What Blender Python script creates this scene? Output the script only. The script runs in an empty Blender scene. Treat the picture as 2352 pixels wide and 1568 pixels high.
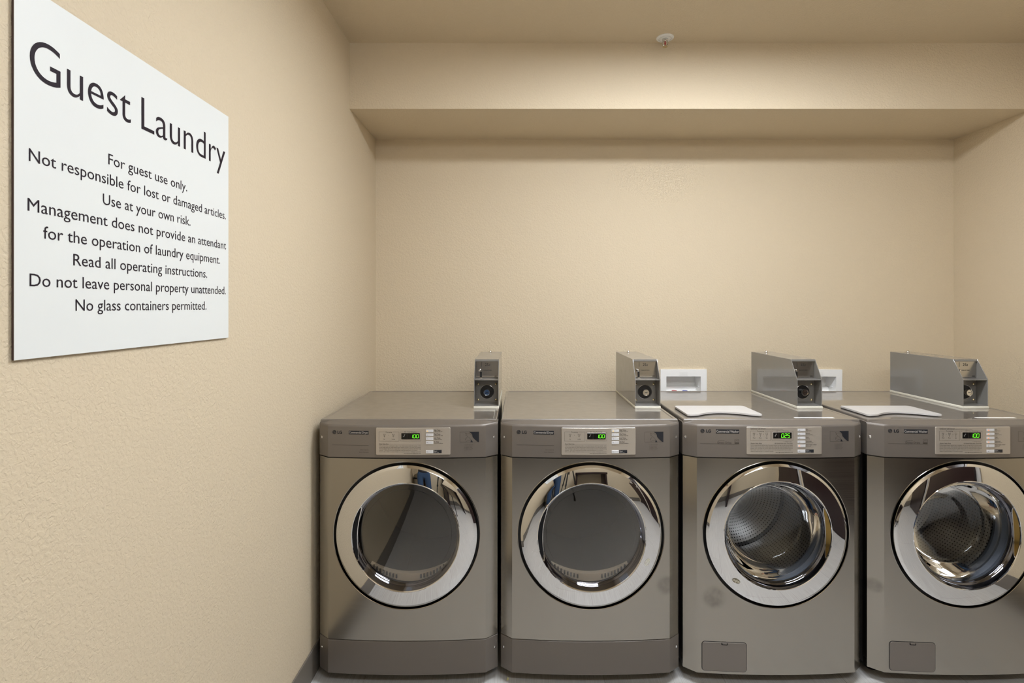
import bpy, bmesh, math, random
from mathutils import Vector, Matrix

random.seed(7)
SC = bpy.context.scene
COL = SC.collection
PI = math.pi

# ------------------------------------------------------------------ camera
FPX, VPX, VPY, CAMZ = 1230.0, 1190.0, 704.0, 1.43      # focal length in px of a 2352x1568 frame
cam_d = bpy.data.cameras.new('camera')
cam_d.sensor_width = 36.0
cam_d.lens = 36.0 * FPX / 2352.0
cam_d.shift_x = -(VPX - 1176.0) / 2352.0
cam_d.shift_y = -(784.0 - VPY) / 2352.0
cam_d.clip_start = 0.02
cam = bpy.data.objects.new('camera', cam_d)
cam.location = (0, 0, CAMZ)
cam.rotation_euler = (PI / 2, 0, 0)
COL.objects.link(cam)
SC.camera = cam

# ------------------------------------------------------------------ world, exposure, light levels
world = bpy.data.worlds.new('world'); SC.world = world
world.use_nodes = True
world.node_tree.nodes['Background'].inputs[0].default_value = (1.0, 0.93, 0.82, 1)
world.node_tree.nodes['Background'].inputs[1].default_value = 0.05
SC.view_settings.view_transform = 'Standard'
SC.view_settings.look = 'None'
SC.view_settings.gamma = 1.0
SC.view_settings.use_curve_mapping = False
SC.view_settings.exposure = 0.02
LIGHT_COL = (0.945, 1.0, 1.075)
LIGHT_MAIN, LIGHT_REAR = 43.0, 20.0
# room: x to the right, y away from the camera, z up
XL, XR, YB, YF, ZC = -0.793, 2.425, 2.98, -1.15, 2.67
SOF_Y, SOF_Z = 2.52, 2.36

# ------------------------------------------------------------------ materials
def lin(r, g, b):
    def c(v):
        v /= 255.0
        return v / 12.92 if v <= 0.04045 else ((v + 0.055) / 1.055) ** 2.4
    return (c(r), c(g), c(b), 1.0)

def mat(name, col, rough=0.5, metal=0.0, coat=0.0, coat_rough=0.03, spec=0.5, emit=None, estr=0.0):
    m = bpy.data.materials.new(name); m.use_nodes = True
    b = m.node_tree.nodes['Principled BSDF']
    b.inputs['Base Color'].default_value = col
    b.inputs['Roughness'].default_value = rough
    b.inputs['Metallic'].default_value = metal
    b.inputs['Coat Weight'].default_value = coat
    b.inputs['Coat Roughness'].default_value = coat_rough
    b.inputs['Specular IOR Level'].default_value = spec
    if emit:
        b.inputs['Emission Color'].default_value = emit
        b.inputs['Emission Strength'].default_value = estr
    return m

def nt(m):
    return m.node_tree.nodes, m.node_tree.links, m.node_tree.nodes['Principled BSDF']

def add_noise(m, scale, detail, lo, hi, target='Roughness', stretch=(1, 1, 1)):
    n, l, b = nt(m)
    tc = n.new('ShaderNodeTexCoord'); mp = n.new('ShaderNodeMapping'); nz = n.new('ShaderNodeTexNoise')
    mr = n.new('ShaderNodeMapRange')
    mp.inputs['Scale'].default_value = stretch
    nz.inputs['Scale'].default_value = scale; nz.inputs['Detail'].default_value = detail
    mr.inputs['To Min'].default_value = lo; mr.inputs['To Max'].default_value = hi
    l.new(tc.outputs['Object'], mp.inputs['Vector']); l.new(mp.outputs[0], nz.inputs['Vector'])
    l.new(nz.outputs['Fac'], mr.inputs['Value']); l.new(mr.outputs[0], b.inputs[target])
    return nz

def add_bump(m, scale, detail, strength, dist, stretch=(1, 1, 1), rough=0.5):
    n, l, b = nt(m)
    tc = n.new('ShaderNodeTexCoord'); mp = n.new('ShaderNodeMapping'); nz = n.new('ShaderNodeTexNoise')
    bp = n.new('ShaderNodeBump')
    mp.inputs['Scale'].default_value = stretch
    nz.inputs['Scale'].default_value = scale; nz.inputs['Detail'].default_value = detail
    nz.inputs['Roughness'].default_value = rough
    bp.inputs['Strength'].default_value = strength; bp.inputs['Distance'].default_value = dist
    l.new(tc.outputs['Object'], mp.inputs['Vector']); l.new(mp.outputs[0], nz.inputs['Vector'])
    l.new(nz.outputs['Fac'], bp.inputs['Height']); l.new(bp.outputs[0], b.inputs['Normal'])
    return bp, nz

def wall_material():
    m = mat('tan_orange_peel_paint', (0.68, 0.573, 0.412, 1), rough=0.58, spec=0.25)
    n, l, b = nt(m)
    tc = n.new('ShaderNodeTexCoord')
    wob = n.new('ShaderNodeTexNoise'); wob.inputs['Scale'].default_value = 110; wob.inputs['Detail'].default_value = 2
    mix = n.new('ShaderNodeMix'); mix.data_type = 'VECTOR'; mix.inputs['Factor'].default_value = 0.007
    l.new(tc.outputs['Object'], wob.inputs['Vector'])
    l.new(tc.outputs['Object'], mix.inputs[4]); l.new(wob.outputs['Color'], mix.inputs[5])
    a = n.new('ShaderNodeTexNoise'); a.inputs['Scale'].default_value = 115; a.inputs['Detail'].default_value = 2.5
    a.inputs['Distortion'].default_value = 0.6
    r = n.new('ShaderNodeValToRGB')
    r.color_ramp.elements[0].position = 0.38; r.color_ramp.elements[1].position = 0.62
    l.new(mix.outputs[1], a.inputs['Vector']); l.new(a.outputs['Fac'], r.inputs[0])
    bp = n.new('ShaderNodeBump'); bp.inputs['Strength'].default_value = 0.62; bp.inputs['Distance'].default_value = 0.0012
    l.new(r.outputs[0], bp.inputs['Height']); l.new(bp.outputs[0], b.inputs['Normal'])
    return m

def floor_material():
    m = mat('pale_streaked_vinyl_plank', lin(196, 194, 190), rough=0.38, spec=0.4)
    n, l, b = nt(m)
    tc = n.new('ShaderNodeTexCoord'); mp = n.new('ShaderNodeMapping'); mp.inputs['Scale'].default_value = (420, 4, 1)
    nz = n.new('ShaderNodeTexNoise'); nz.inputs['Scale'].default_value = 1; nz.inputs['Detail'].default_value = 4
    cr = n.new('ShaderNodeValToRGB')
    cr.color_ramp.elements[0].color = lin(182, 179, 175); cr.color_ramp.elements[0].position = 0.3
    cr.color_ramp.elements[1].color = lin(207, 206, 204); cr.color_ramp.elements[1].position = 0.65
    br = n.new('ShaderNodeTexBrick'); br.inputs['Scale'].default_value = 1.0
    br.inputs['Brick Width'].default_value = 0.92; br.inputs['Row Height'].default_value = 0.46
    br.inputs['Mortar Size'].default_value = 0.0012; br.inputs['Mortar Smooth'].default_value = 0.1
    br.inputs['Color1'].default_value = (1, 1, 1, 1); br.inputs['Color2'].default_value = (0.95, 0.95, 0.95, 1)
    br.inputs['Mortar'].default_value = (0.62, 0.6, 0.58, 1)
    mp2 = n.new('ShaderNodeMapping'); mp2.inputs['Rotation'].default_value = (0, 0, PI / 2); mp2.inputs['Location'].default_value = (0.2, 0.13, 0)
    mx = n.new('ShaderNodeMix'); mx.data_type = 'RGBA'; mx.blend_type = 'MULTIPLY'; mx.inputs['Factor'].default_value = 1
    l.new(tc.outputs['Object'], mp.inputs[0]); l.new(mp.outputs[0], nz.inputs['Vector']); l.new(nz.outputs['Fac'], cr.inputs[0])
    l.new(tc.outputs['Object'], mp2.inputs[0]); l.new(mp2.outputs[0], br.inputs['Vector'])
    l.new(cr.outputs[0], mx.inputs[6]); l.new(br.outputs['Color'], mx.inputs[7]); l.new(mx.outputs[2], b.inputs['Base Color'])
    return m

def steel_material(name, spots=()):
    """brushed stainless sheet; spots are greasy marks (x, z, radius) in the sheet's own coordinates"""
    m = mat(name, (0.36, 0.335, 0.295, 1), rough=0.2, metal=1.0)
    n, l, b = nt(m)
    b.inputs['Anisotropic'].default_value = 0.35
    tc = n.new('ShaderNodeTexCoord')
    mp = n.new('ShaderNodeMapping'); mp.inputs['Scale'].default_value = (2.0, 2.0, 420)
    nz = n.new('ShaderNodeTexNoise'); nz.inputs['Scale'].default_value = 1; nz.inputs['Detail'].default_value = 3
    l.new(tc.outputs['Object'], mp.inputs[0]); l.new(mp.outputs[0], nz.inputs['Vector'])
    mr = n.new('ShaderNodeMapRange'); mr.inputs['To Min'].default_value = 0.16; mr.inputs['To Max'].default_value = 0.27
    l.new(nz.outputs['Fac'], mr.inputs['Value'])
    rough_out = mr.outputs[0]; col_out = None
    for (sx, sz, sr) in spots:
        sep = n.new('ShaderNodeSeparateXYZ'); l.new(tc.outputs['Object'], sep.inputs[0])
        cb = n.new('ShaderNodeCombineXYZ'); l.new(sep.outputs[0], cb.inputs[0]); l.new(sep.outputs[2], cb.inputs[2])
        d = n.new('ShaderNodeVectorMath'); d.operation = 'DISTANCE'; d.inputs[1].default_value = (sx, 0, sz)
        l.new(cb.outputs[0], d.inputs[0])
        f = n.new('ShaderNodeMapRange'); f.inputs['From Min'].default_value = sr; f.inputs['From Max'].default_value = sr * 0.45
        f.interpolation_type = 'SMOOTHSTEP'
        l.new(d.outputs['Value'], f.inputs['Value'])
        w = n.new('ShaderNodeTexNoise'); w.inputs['Scale'].default_value = 40; l.new(tc.outputs['Object'], w.inputs['Vector'])
        mu = n.new('ShaderNodeMath'); mu.operation = 'MULTIPLY'; l.new(f.outputs[0], mu.inputs[0]); l.new(w.outputs['Fac'], mu.inputs[1])
        mx = n.new('ShaderNodeMix'); mx.data_type = 'RGBA'
        mx.inputs[6].default_value = (0.36, 0.335, 0.295, 1); mx.inputs[7].default_value = (0.19, 0.175, 0.155, 1)
        l.new(mu.outputs[0], mx.inputs['Factor']); col_out = mx.outputs[2]
    l.new(rough_out, b.inputs['Roughness'])
    if col_out: l.new(col_out, b.inputs['Base Color'])
    return m

def pane_material(name, tint, ior):
    """a clear pane: lets light through with a tint and mirrors by Fresnel"""
    m = bpy.data.materials.new(name); m.use_nodes = True
    n, l = m.node_tree.nodes, m.node_tree.links
    n.remove(n['Principled BSDF'])
    out = n['Material Output']
    tr = n.new('ShaderNodeBsdfTransparent'); tr.inputs[0].default_value = tint
    gl = n.new('ShaderNodeBsdfGlossy'); gl.inputs['Roughness'].default_value = 0.0
    fr = n.new('ShaderNodeFresnel'); fr.inputs[0].default_value = ior
    mx = n.new('ShaderNodeMixShader')
    l.new(fr.outputs[0], mx.inputs[0]); l.new(tr.outputs[0], mx.inputs[1]); l.new(gl.outputs[0], mx.inputs[2])
    l.new(mx.outputs[0], out.inputs[0])
    return m

def drum_material():
    m = mat('perforated_drum_steel', (0.46, 0.44, 0.41, 1), rough=0.3, metal=1.0)
    n, l, b = nt(m)
    uv = n.new('ShaderNodeUVMap'); uv.uv_map = 'uv'
    mp = n.new('ShaderNodeMapping'); mp.inputs['Scale'].default_value = (112, 72, 1)
    vo = n.new('ShaderNodeTexVoronoi'); vo.inputs['Randomness'].default_value = 0.0; vo.inputs['Scale'].default_value = 1.0
    l.new(uv.outputs[0], mp.inputs[0]); l.new(mp.outputs[0], vo.inputs['Vector'])
    lt = n.new('ShaderNodeMath'); lt.operation = 'LESS_THAN'; lt.inputs[1].default_value = 0.2
    l.new(vo.outputs['Distance'], lt.inputs[0])
    mx = n.new('ShaderNodeMix'); mx.data_type = 'RGBA'
    mx.inputs[6].default_value = (0.46, 0.44, 0.41, 1); mx.inputs[7].default_value = (0.01, 0.01, 0.01, 1)
    l.new(lt.outputs[0], mx.inputs['Factor']); l.new(mx.outputs[2], b.inputs['Base Color'])
    return m

M = {}
M['wall'] = wall_material()
M['floor'] = floor_material()
M['base'] = mat('grey_vinyl_base', lin(118, 111, 102), rough=0.45)
M['sign'] = mat('white_sign_board', lin(229, 232, 230), rough=0.45)
M['sign_edge'] = mat('sign_core_edge', lin(70, 52, 50), rough=0.7)
M['ink'] = mat('sign_ink', lin(38, 30, 38), rough=0.6, spec=0.2)
M['console'] = mat('warm_grey_metallic_plastic', lin(117, 110, 103), rough=0.36, metal=0.35, coat=0.25, coat_rough=0.2)
M['top'] = mat('glossy_grey_enamel', lin(112, 105, 97), rough=0.35, metal=0.0, coat=1.0, coat_rough=0.03, spec=0.6)
M['kick'] = mat('satin_grey_enamel', lin(100, 93, 86), rough=0.4, metal=0.2, coat=0.2, coat_rough=0.25)
M['cabinet'] = mat('dark_cabinet_side', lin(62, 59, 55), rough=0.4)
M['black'] = mat('black_rubber', (0.008, 0.008, 0.009, 1), rough=0.4)
M['chrome'] = mat('polished_chrome', (0.70, 0.695, 0.69, 1), rough=0.015, metal=1.0)
M['bezel'] = mat('dark_chrome_bezel', (0.15, 0.15, 0.17, 1), rough=0.05, metal=1.0)
M['lip'] = mat('satin_rim', (0.36, 0.335, 0.30, 1), rough=0.15, metal=1.0)
M['smoke'] = pane_material('smoked_pane', (0.88, 0.85, 0.81, 1), 1.7)
M['clear'] = pane_material('clear_pane', (0.88, 0.90, 0.93, 1), 1.38)
M['drum'] = drum_material()
M['drumplain'] = mat('dryer_drum_enamel', lin(70, 66, 61), rough=0.5, metal=0.3)
M['lint'] = mat('lint_filter_plastic', lin(205, 198, 184), rough=0.55)
M['gasket'] = mat('grey_rubber_gasket', lin(92, 94, 98), rough=0.45)
M['pocket'] = mat('matt_black_pocket', (0.006, 0.006, 0.007, 1), rough=0.75, spec=0.2)
M['gold_reflection'] = mat('gold_reflection_pocket', (0.23, 0.15, 0.045, 1), rough=0.12, metal=0.9)  # brownish gold reflection inside the washer grip pocket, put into its base colour
M['panel'] = mat('light_control_plate', lin(188, 179, 167), rough=0.36, metal=0.5)
M['btn'] = mat('pale_button', lin(208, 208, 210), rough=0.4)
M['print'] = mat('dark_print', (0.03, 0.027, 0.025, 1), rough=0.6, spec=0.2)
M['print2'] = mat('faint_print', lin(70, 64, 58), rough=0.6, spec=0.2)
M['navy'] = mat('navy_print', (0.012, 0.014, 0.02, 1), rough=0.4)
M['pale'] = mat('pale_print', lin(170, 165, 160), rough=0.5)
M['display'] = mat('black_display', (0.004, 0.004, 0.004, 1), rough=0.2)
M['green'] = mat('green_segments', (0.05, 0.6, 0.02, 1), emit=(0.20, 0.86, 0.02, 1), estr=0.8)
M['amber'] = mat('amber_led', (0.8, 0.4, 0.02, 1), emit=(1.0, 0.5, 0.02, 1), estr=0.9)
M['orange'] = mat('orange_led', (0.8, 0.25, 0.05, 1), emit=(1.0, 0.28, 0.05, 1), estr=0.8)
M['screw'] = mat('zinc_screw', (0.7, 0.7, 0.7, 1), rough=0.2, metal=1.0)
M['screwgold'] = mat('yellow_zinc_screw', (0.62, 0.52, 0.33, 1), rough=0.25, metal=1.0)
M['lid'] = mat('pale_grey_plastic', lin(198, 195, 192), rough=0.35)
M['white'] = mat('white_plastic', lin(247, 246, 243), rough=0.4)
M['paper'] = mat('white_paper', lin(245, 244, 240), rough=0.7)
M['box'] = mat('glossy_grey_box_paint', lin(124, 121, 116), rough=0.4, coat=0.85, coat_rough=0.04)
M['slide'] = mat('brushed_coin_plate', (0.52, 0.5, 0.47, 1), rough=0.22, metal=1.0)
M['boxgasket'] = mat('cream_gasket', lin(226, 222, 208), rough=0.6)
M['red'] = mat('red_plastic', lin(190, 40, 40), rough=0.4)
M['blue'] = mat('blue_plastic', lin(50, 70, 170), rough=0.4)
M['redbulb'] = mat('red_glass_bulb', lin(170, 30, 50), rough=0.1)
M['wood'] = mat('dark_mahogany', (0.022, 0.010, 0.010, 1), rough=0.3)
M['jeans'] = mat('blue_denim', lin(58, 84, 120), rough=0.9)
add_noise(M['jeans'], 30, 3, 0.75, 0.95)
M['shirt'] = mat('charcoal_shirt', lin(52, 52, 58), rough=0.9)
M['skin'] = mat('skin', lin(200, 150, 122), rough=0.55)
M['hair'] = mat('brown_hair', lin(52, 36, 26), rough=0.7)
M['shoe'] = mat('dark_shoe', lin(40, 34, 30), rough=0.5)
M['fixture'] = mat('white_enamel', lin(238, 238, 235), rough=0.4)
M['can'] = mat('brushed_can_steel', (0.5, 0.48, 0.45, 1), rough=0.18, metal=1.0)
M['sticker'] = mat('taupe_sticker', lin(112, 104, 84), rough=0.5)
M['stickerline'] = mat('cream_print', lin(236, 232, 214), rough=0.5)
M['crumb'] = mat('yellow_scrap', lin(226, 220, 160), rough=0.8)
for k in ('console', 'top', 'kick', 'box'):
    add_noise(M[k], 25, 3, 0.30, 0.42)
add_bump(M['slide'], 1, 2, 0.05, 0.0004, stretch=(6, 6, 300))

def emit_mat(name, strength):
    m = bpy.data.materials.new(name); m.use_nodes = True
    n, l = m.node_tree.nodes, m.node_tree.links
    n.remove(n['Principled BSDF'])
    e = n.new('ShaderNodeEmission'); e.inputs[0].default_value = (*LIGHT_COL, 1); e.inputs[1].default_value = strength
    l.new(e.outputs[0], n['Material Output'].inputs[0])
    return m

# ------------------------------------------------------------------ object helpers
def smooth_by_angle(bm, ang=0.6):
    for f in bm.faces: f.smooth = True
    for e in bm.edges:
        if len(e.link_faces) == 2:
            e.smooth = e.calc_face_angle(0) < ang
        else:
            e.smooth = False

def obj(name, bm, mats, parent=None, label=None, smooth=True, ang=0.6, norm=True):
    if norm: bmesh.ops.recalc_face_normals(bm, faces=bm.faces)
    if smooth: smooth_by_angle(bm, ang)
    me = bpy.data.meshes.new(name); bm.to_mesh(me); bm.free()
    for m in (mats if isinstance(mats, (list, tuple)) else [mats]): me.materials.append(m)
    o = bpy.data.objects.new(name, me); COL.objects.link(o)
    if parent: o.parent = parent
    if label: o['label'] = label
    return o

def tag(o, label, cat, group=None):
    o['label'] = label; o['category'] = cat
    if group: o['group'] = group
    return o

def thing(name, label, cat, loc=(0, 0, 0), rz=0.0, group=None):
    o = bpy.data.objects.new(name, None); COL.objects.link(o)
    o.location = loc; o.rotation_euler = (0, 0, rz); o.empty_display_size = 0.1
    return tag(o, label, cat, group)

def struct(name, bm, m, label=None, parent=None, smooth=False):
    o = obj(name, bm, m, parent, label, smooth=smooth)
    if parent is None: o['kind'] = 'structure'
    return o

def NB(): return bmesh.new()

def box(bm, x0, x1, y0, y1, z0, z1, bev=0.0, seg=2, mi=0):
    r = bmesh.ops.create_cube(bm, size=1.0)
    vs = r['verts']
    for v in vs:
        v.co = Vector((x0 + (v.co.x + .5) * (x1 - x0), y0 + (v.co.y + .5) * (y1 - y0), z0 + (v.co.z + .5) * (z1 - z0)))
    fs = list({f for v in vs for f in v.link_faces})
    for f in fs: f.material_index = mi
    if bev > 0:
        es = list({e for v in vs for e in v.link_edges})
        bmesh.ops.bevel(bm, geom=es, offset=bev, segments=seg, profile=0.5, affect='EDGES')

def prism(bm, pts, fn0, fn1, mi=0):
    """closed solid between two images of a 2-D outline"""
    a = [bm.verts.new(fn0(*p)) for p in pts]; b = [bm.verts.new(fn1(*p)) for p in pts]
    n = len(pts)
    fs = [bm.faces.new(a), bm.faces.new(b[::-1])]
    for i in range(n):
        j = (i + 1) % n
        fs.append(bm.faces.new((a[j], a[i], b[i], b[j])))
    for f in fs: f.material_index = mi

def lathe(bm, prof, n=96, fn=None, closed=False, uv=False, mi=0):
    """profile of (r, y) turned about the y axis; fn maps (x, y, z) to a final point"""
    fn = fn or (lambda x, y, z: (x, y, z))
    rings = []
    for (r, y) in prof:
        if r < 1e-6:
            rings.append([bm.verts.new(fn(0, y, 0))])
        else:
            rings.append([bm.verts.new(fn(r * math.cos(2 * PI * i / n), y, r * math.sin(2 * PI * i / n))) for i in range(n)])
    lay = bm.loops.layers.uv.get('uv') or (bm.loops.layers.uv.new('uv') if uv else None)
    arc = [0.0]
    for p, q in zip(prof, prof[1:]): arc.append(arc[-1] + math.hypot(q[0] - p[0], q[1] - p[1]))
    pairs = list(zip(range(len(prof)), range(1, len(prof))))
    if closed: pairs.append((len(prof) - 1, 0))
    for a, b in pairs:
        A, B = rings[a], rings[b]
        for i in range(n):
            j = (i + 1) % n
            if len(A) == 1 and len(B) == 1: continue
            if len(A) == 1: vs, us = (A[0], B[j], B[i]), [(i / n, a), ((i + 1) / n, b), (i / n, b)]
            elif len(B) == 1: vs, us = (A[i], A[j], B[0]), [(i / n, a), ((i + 1) / n, a), (i / n, b)]
            else: vs, us = (A[i], A[j], B[j], B[i]), [(i / n, arc[a]), ((i + 1) / n, arc[a]), ((i + 1) / n, arc[b]), (i / n, arc[b])]
            f = bm.faces.new(vs); f.material_index = mi
            if lay:
                for lp, u in zip(f.loops, us): lp[lay].uv = u

def tube(bm, pts, r, n=10, mi=0):
    pts = [Vector(p) for p in pts]
    rings = []
    for i, p in enumerate(pts):
        t = (pts[min(i + 1, len(pts) - 1)] - pts[max(i - 1, 0)]).normalized()
        up = Vector((0, 0, 1)) if abs(t.z) < 0.9 else Vector((1, 0, 0))
        a = t.cross(up).normalized(); b = t.cross(a)
        rr = r[i] if isinstance(r, (list, tuple)) else r
        rings.append([bm.verts.new(p + rr * (math.cos(2 * PI * k / n) * a + math.sin(2 * PI * k / n) * b)) for k in range(n)])
    for A, B in zip(rings, rings[1:]):
        for k in range(n):
            bm.faces.new((A[k], A[(k + 1) % n], B[(k + 1) % n], B[k])).material_index = mi
    bm.faces.new(rings[0][::-1]).material_index = mi; bm.faces.new(rings[-1]).material_index = mi

# ------------------------------------------------------------------ lettering
_glyphs = {}
FINE = ('Guest', 'Laundry', '25', '\u00a2', 'LG')
def glyphs(s, bold=0.0):
    if (s, bold) not in _glyphs:
        cu = bpy.data.curves.new('lettering_source', 'FONT'); cu.body = s; cu.size = 1.0; cu.resolution_u = 10 if s in FINE else 3; cu.offset = bold
        o = bpy.data.objects.new('lettering_source', cu)
        me = o.to_mesh()
        vs = [(v.co.x, v.co.y) for v in me.vertices]; fs = [tuple(p.vertices) for p in me.polygons]
        o.to_mesh_clear(); bpy.data.objects.remove(o); bpy.data.curves.remove(cu)
        _glyphs[s, bold] = (vs, fs)
    return _glyphs[s, bold]
_h = glyphs('H')[0]; CAPH = max(v[1] for v in _h) - min(v[1] for v in _h)

def text(bm, s, x0, x1, z, cap, fn, mi=0, bold=0.0):
    """s fitted between x0 and x1 on the baseline z with the given capital height; fn maps (x, z) to a point"""
    vs, fs = glyphs(s, bold)
    if not vs: return
    a = min(v[0] for v in vs); b = max(v[0] for v in vs)
    sz = cap / CAPH
    sx = (x1 - x0) / (b - a) if x1 is not None else sz
    V = [bm.verts.new(fn(x0 + (v[0] - a) * sx, z + v[1] * sz)) for v in vs]
    for f in fs:
        try: bm.faces.new([V[i] for i in f]).material_index = mi
        except ValueError: pass

# ------------------------------------------------------------------ room shell
def slab(name, x0, x1, y0, y1, z0, z1, m, label):
    bm = NB(); box(bm, x0, x1, y0, y1, z0, z1)
    return struct(name, bm, m, label)

T = 0.1
slab('floor', XL - T, XR + T, YF - T, YB + T, -T, 0, M['floor'], 'pale grey streaked plank floor')
slab('ceiling', XL - T, XR + T, YF - T, YB + T, ZC, ZC + T, M['wall'], 'tan painted textured ceiling')
slab('wall_left', XL - T, XL, YF - T, YB + T, 0, ZC, M['wall'], 'tan textured wall that carries the white sign')
slab('wall_right', XR, XR + T, YF - T, YB + T, 0, ZC, M['wall'], 'tan textured wall at the right end of the machines')
slab('trim_1', XL, XR, SOF_Y, YB, SOF_Z, ZC, M['wall'], 'tan boxed soffit along the top of the back wall')
bm = NB()
box(bm, XL, XL + 0.006, YF, YB, 0, 0.115, 0.003, 2)
struct('baseboard_left', bm, M['base'], 'grey vinyl base strip along the left wall')
bm = NB(); box(bm, XR - 0.006, XR, 1.29, YB, 0, 0.115, 0.003, 2)
struct('baseboard_right', bm, M['base'], 'grey vinyl base strip along the right wall')
bm = NB(); box(bm, XL + 0.006, XR - 0.006, YB - 0.006, YB, 0, 0.115, 0.003, 2)
struct('baseboard_back', bm, M['base'], 'grey vinyl base strip along the back wall')

# back wall with the two openings of the supply boxes
BOXES = [(0.790, 1.046), (1.541, 1.797)]
OZ0, OZ1 = 0.955, 1.043
bm = NB()
xs = [XL]
for a, b in BOXES: xs += [a + 0.030, b - 0.031]
xs += [XR]
for i in range(len(xs) - 1):
    if i % 2 == 0: box(bm, xs[i], xs[i + 1], YB, YB + T, 0, ZC)
    else:
        box(bm, xs[i], xs[i + 1], YB, YB + T, 0, OZ0 - 0.002); box(bm, xs[i], xs[i + 1], YB, YB + T, OZ1 + 0.002, ZC)
struct('wall_back', bm, M['wall'], 'tan textured wall behind the machines')

# wall behind the camera; two dark doors stand in the near half of the right wall
slab('wall_front', XL - T, XR + T, YF - T, YF, 0, ZC, M['wall'], 'tan wall behind the camera, mirrored in the door rings')
bm = NB(); box(bm, XL + 0.006, XR - 0.006, YF, YF + 0.006, 0, 0.115, 0.003, 2)
struct('baseboard_front', bm, M['base'], 'grey vinyl base strip behind the camera')
DZ = 2.05
def dark_door(name, y0, y1, label, window, knob_y):
    bm = NB(); x = XR - 0.012
    if window:
        w0, w1, wz0, wz1 = y0 + 0.2, y1 - 0.3, 1.15, 1.75
        for (a, b, c, d) in ((y0, w0, 0.01, DZ), (w1, y1, 0.01, DZ), (w0, w1, 0.01, wz0), (w0, w1, wz1, DZ)): box(bm, x - 0.03, x + 0.011, a, b, c, d, 0.002)
    else:
        box(bm, x - 0.03, x + 0.011, y0, y1, 0.01, DZ, 0.002)
    d_ = struct(name, bm, M['wood'], label)
    if window:
        bm = NB(); box(bm, x - 0.012, x - 0.006, w0, w1, wz0, wz1)
        obj('door_pane', bm, M['lid'], d_)
    bm = NB(); lathe(bm, [(0, 0.06), (0.02, 0.058), (0.028, 0.045), (0.02, 0.028), (0.012, 0.02), (0.03, 0.008), (0.032, 0)], 32,
                     lambda a, y, z: (x - 0.03 - y, knob_y + a, 1.0 + z))
    obj('door_knob', bm, M['chrome'], d_)
    bm = NB()
    for (a, b, c, d) in ((y0 - 0.06, y0, 0, DZ + 0.06), (y1, y1 + 0.06, 0, DZ + 0.06), (y0, y1, DZ, DZ + 0.06)): box(bm, XR - 0.016, XR, a, b, c, d, 0.003)
    obj('door_casing', bm, M['lid'], d_)
dark_door('door_1', -1.02, -0.10, 'dark mahogany door with a window, nearer the back of the room', True, -0.18)
dark_door('door_2', 0.08, 1.22, 'plain dark mahogany door nearer the machines', False, 0.16)

# ceiling lights (just outside the frame, the room's own lamps)
def ceiling_light(x, y, strength, label, drop=0.0):
    t = thing('ceiling_light', label, 'ceiling light', (x, y, ZC), 0, 'fluorescent ceiling lights')
    bm = NB()
    for (a, b, c, d) in ((-0.61, 0.61, -0.155, -0.14), (-0.61, 0.61, 0.14, 0.155), (-0.61, -0.595, -0.14, 0.14), (0.595, 0.61, -0.14, 0.14)):
        box(bm, a, b, c, d, -0.056, 0)
    box(bm, -0.595, 0.595, -0.14, 0.14, -0.03, -0.02)
    obj('housing', bm, M['fixture'], t)
    bm = NB(); box(bm, -0.595, 0.595, -0.14, 0.14, -0.0545 - drop, -0.0505)
    obj('lens', bm, emit_mat('lit_lens', strength), t)
ceiling_light(0.78, 1.55, LIGHT_MAIN, 'white fluorescent ceiling light in front of the soffit', 0.006)
ceiling_light(0.75, -0.15, LIGHT_REAR, 'white fluorescent ceiling light above the camera', 0.085)

# ------------------------------------------------------------------ machines
HW, CH = 0.341, 0.298                       # half width, chamfer corner
def fy(x):
    a = abs(x)
    return 0.015 * (a / CH) ** 2 if a <= CH else 0.015 + (a - CH) / (HW - CH) * 0.034
FACE_Y = 2.011
DZC = {'dryer': 0.570, 'washer': 0.575}

def pxmap(xc):
    """pixel on a machine's front -> (x, z) in that machine's own coordinates"""
    def f(px, py):
        dx = (px - VPX) / 611.0 - xc
        k = FPX / (FACE_Y + fy(dx) - 0.0015)
        return (px - VPX) / k - xc, CAMZ - (py - VPY) / k
    return f

def face(off):
    return lambda x, z: (x, fy(x) - off, z)

def plan(out, z, inset=0.0, side=None):
    """points of the front outline, left to right"""
    p = []
    h, c = HW + out, CH
    if side is not None: p.append((-h, side, z))
    p.append((-h, fy(HW) - out + inset, z))
    for i in range(33):
        x = -c + 2 * c * i / 32
        p.append((x, fy(x) - out + inset, z))
    p.append((h, fy(HW) - out + inset, z))
    if side is not None: p.append((h, side, z))
    return p

def loft(bm, rows, mi=0):
    R = [[bm.verts.new(p) for p in r] for r in rows]
    for A, B in zip(R, R[1:]):
        for i in range(len(A) - 1):
            bm.faces.new((A[i], A[i + 1], B[i + 1], B[i])).material_index = mi
    return R

def rrect_cols(x0, x1, z0, z1, r, nx=10, nc=4):
    """columns (x, zlow, zhigh) of a rounded rectangle"""
    xs = [x0 + r * (1 - math.cos(PI / 2 * i / nc)) for i in range(nc)] + \
         [x0 + r + (x1 - x0 - 2 * r) * i / nx for i in range(nx + 1)] + \
         [x1 - r * (1 - math.sin(PI / 2 * (nc - 1 - i) / nc + 0)) if False else x1 - r + r * math.sin(PI / 2 * (i + 1) / nc) for i in range(nc)]
    out = []
    for x in xs:
        d = max(x0 + r - x, x - (x1 - r), 0)
        k = r - math.sqrt(max(r * r - d * d, 0))
        out.append((x, z0 + k, z1 - k))
    return out

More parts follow.
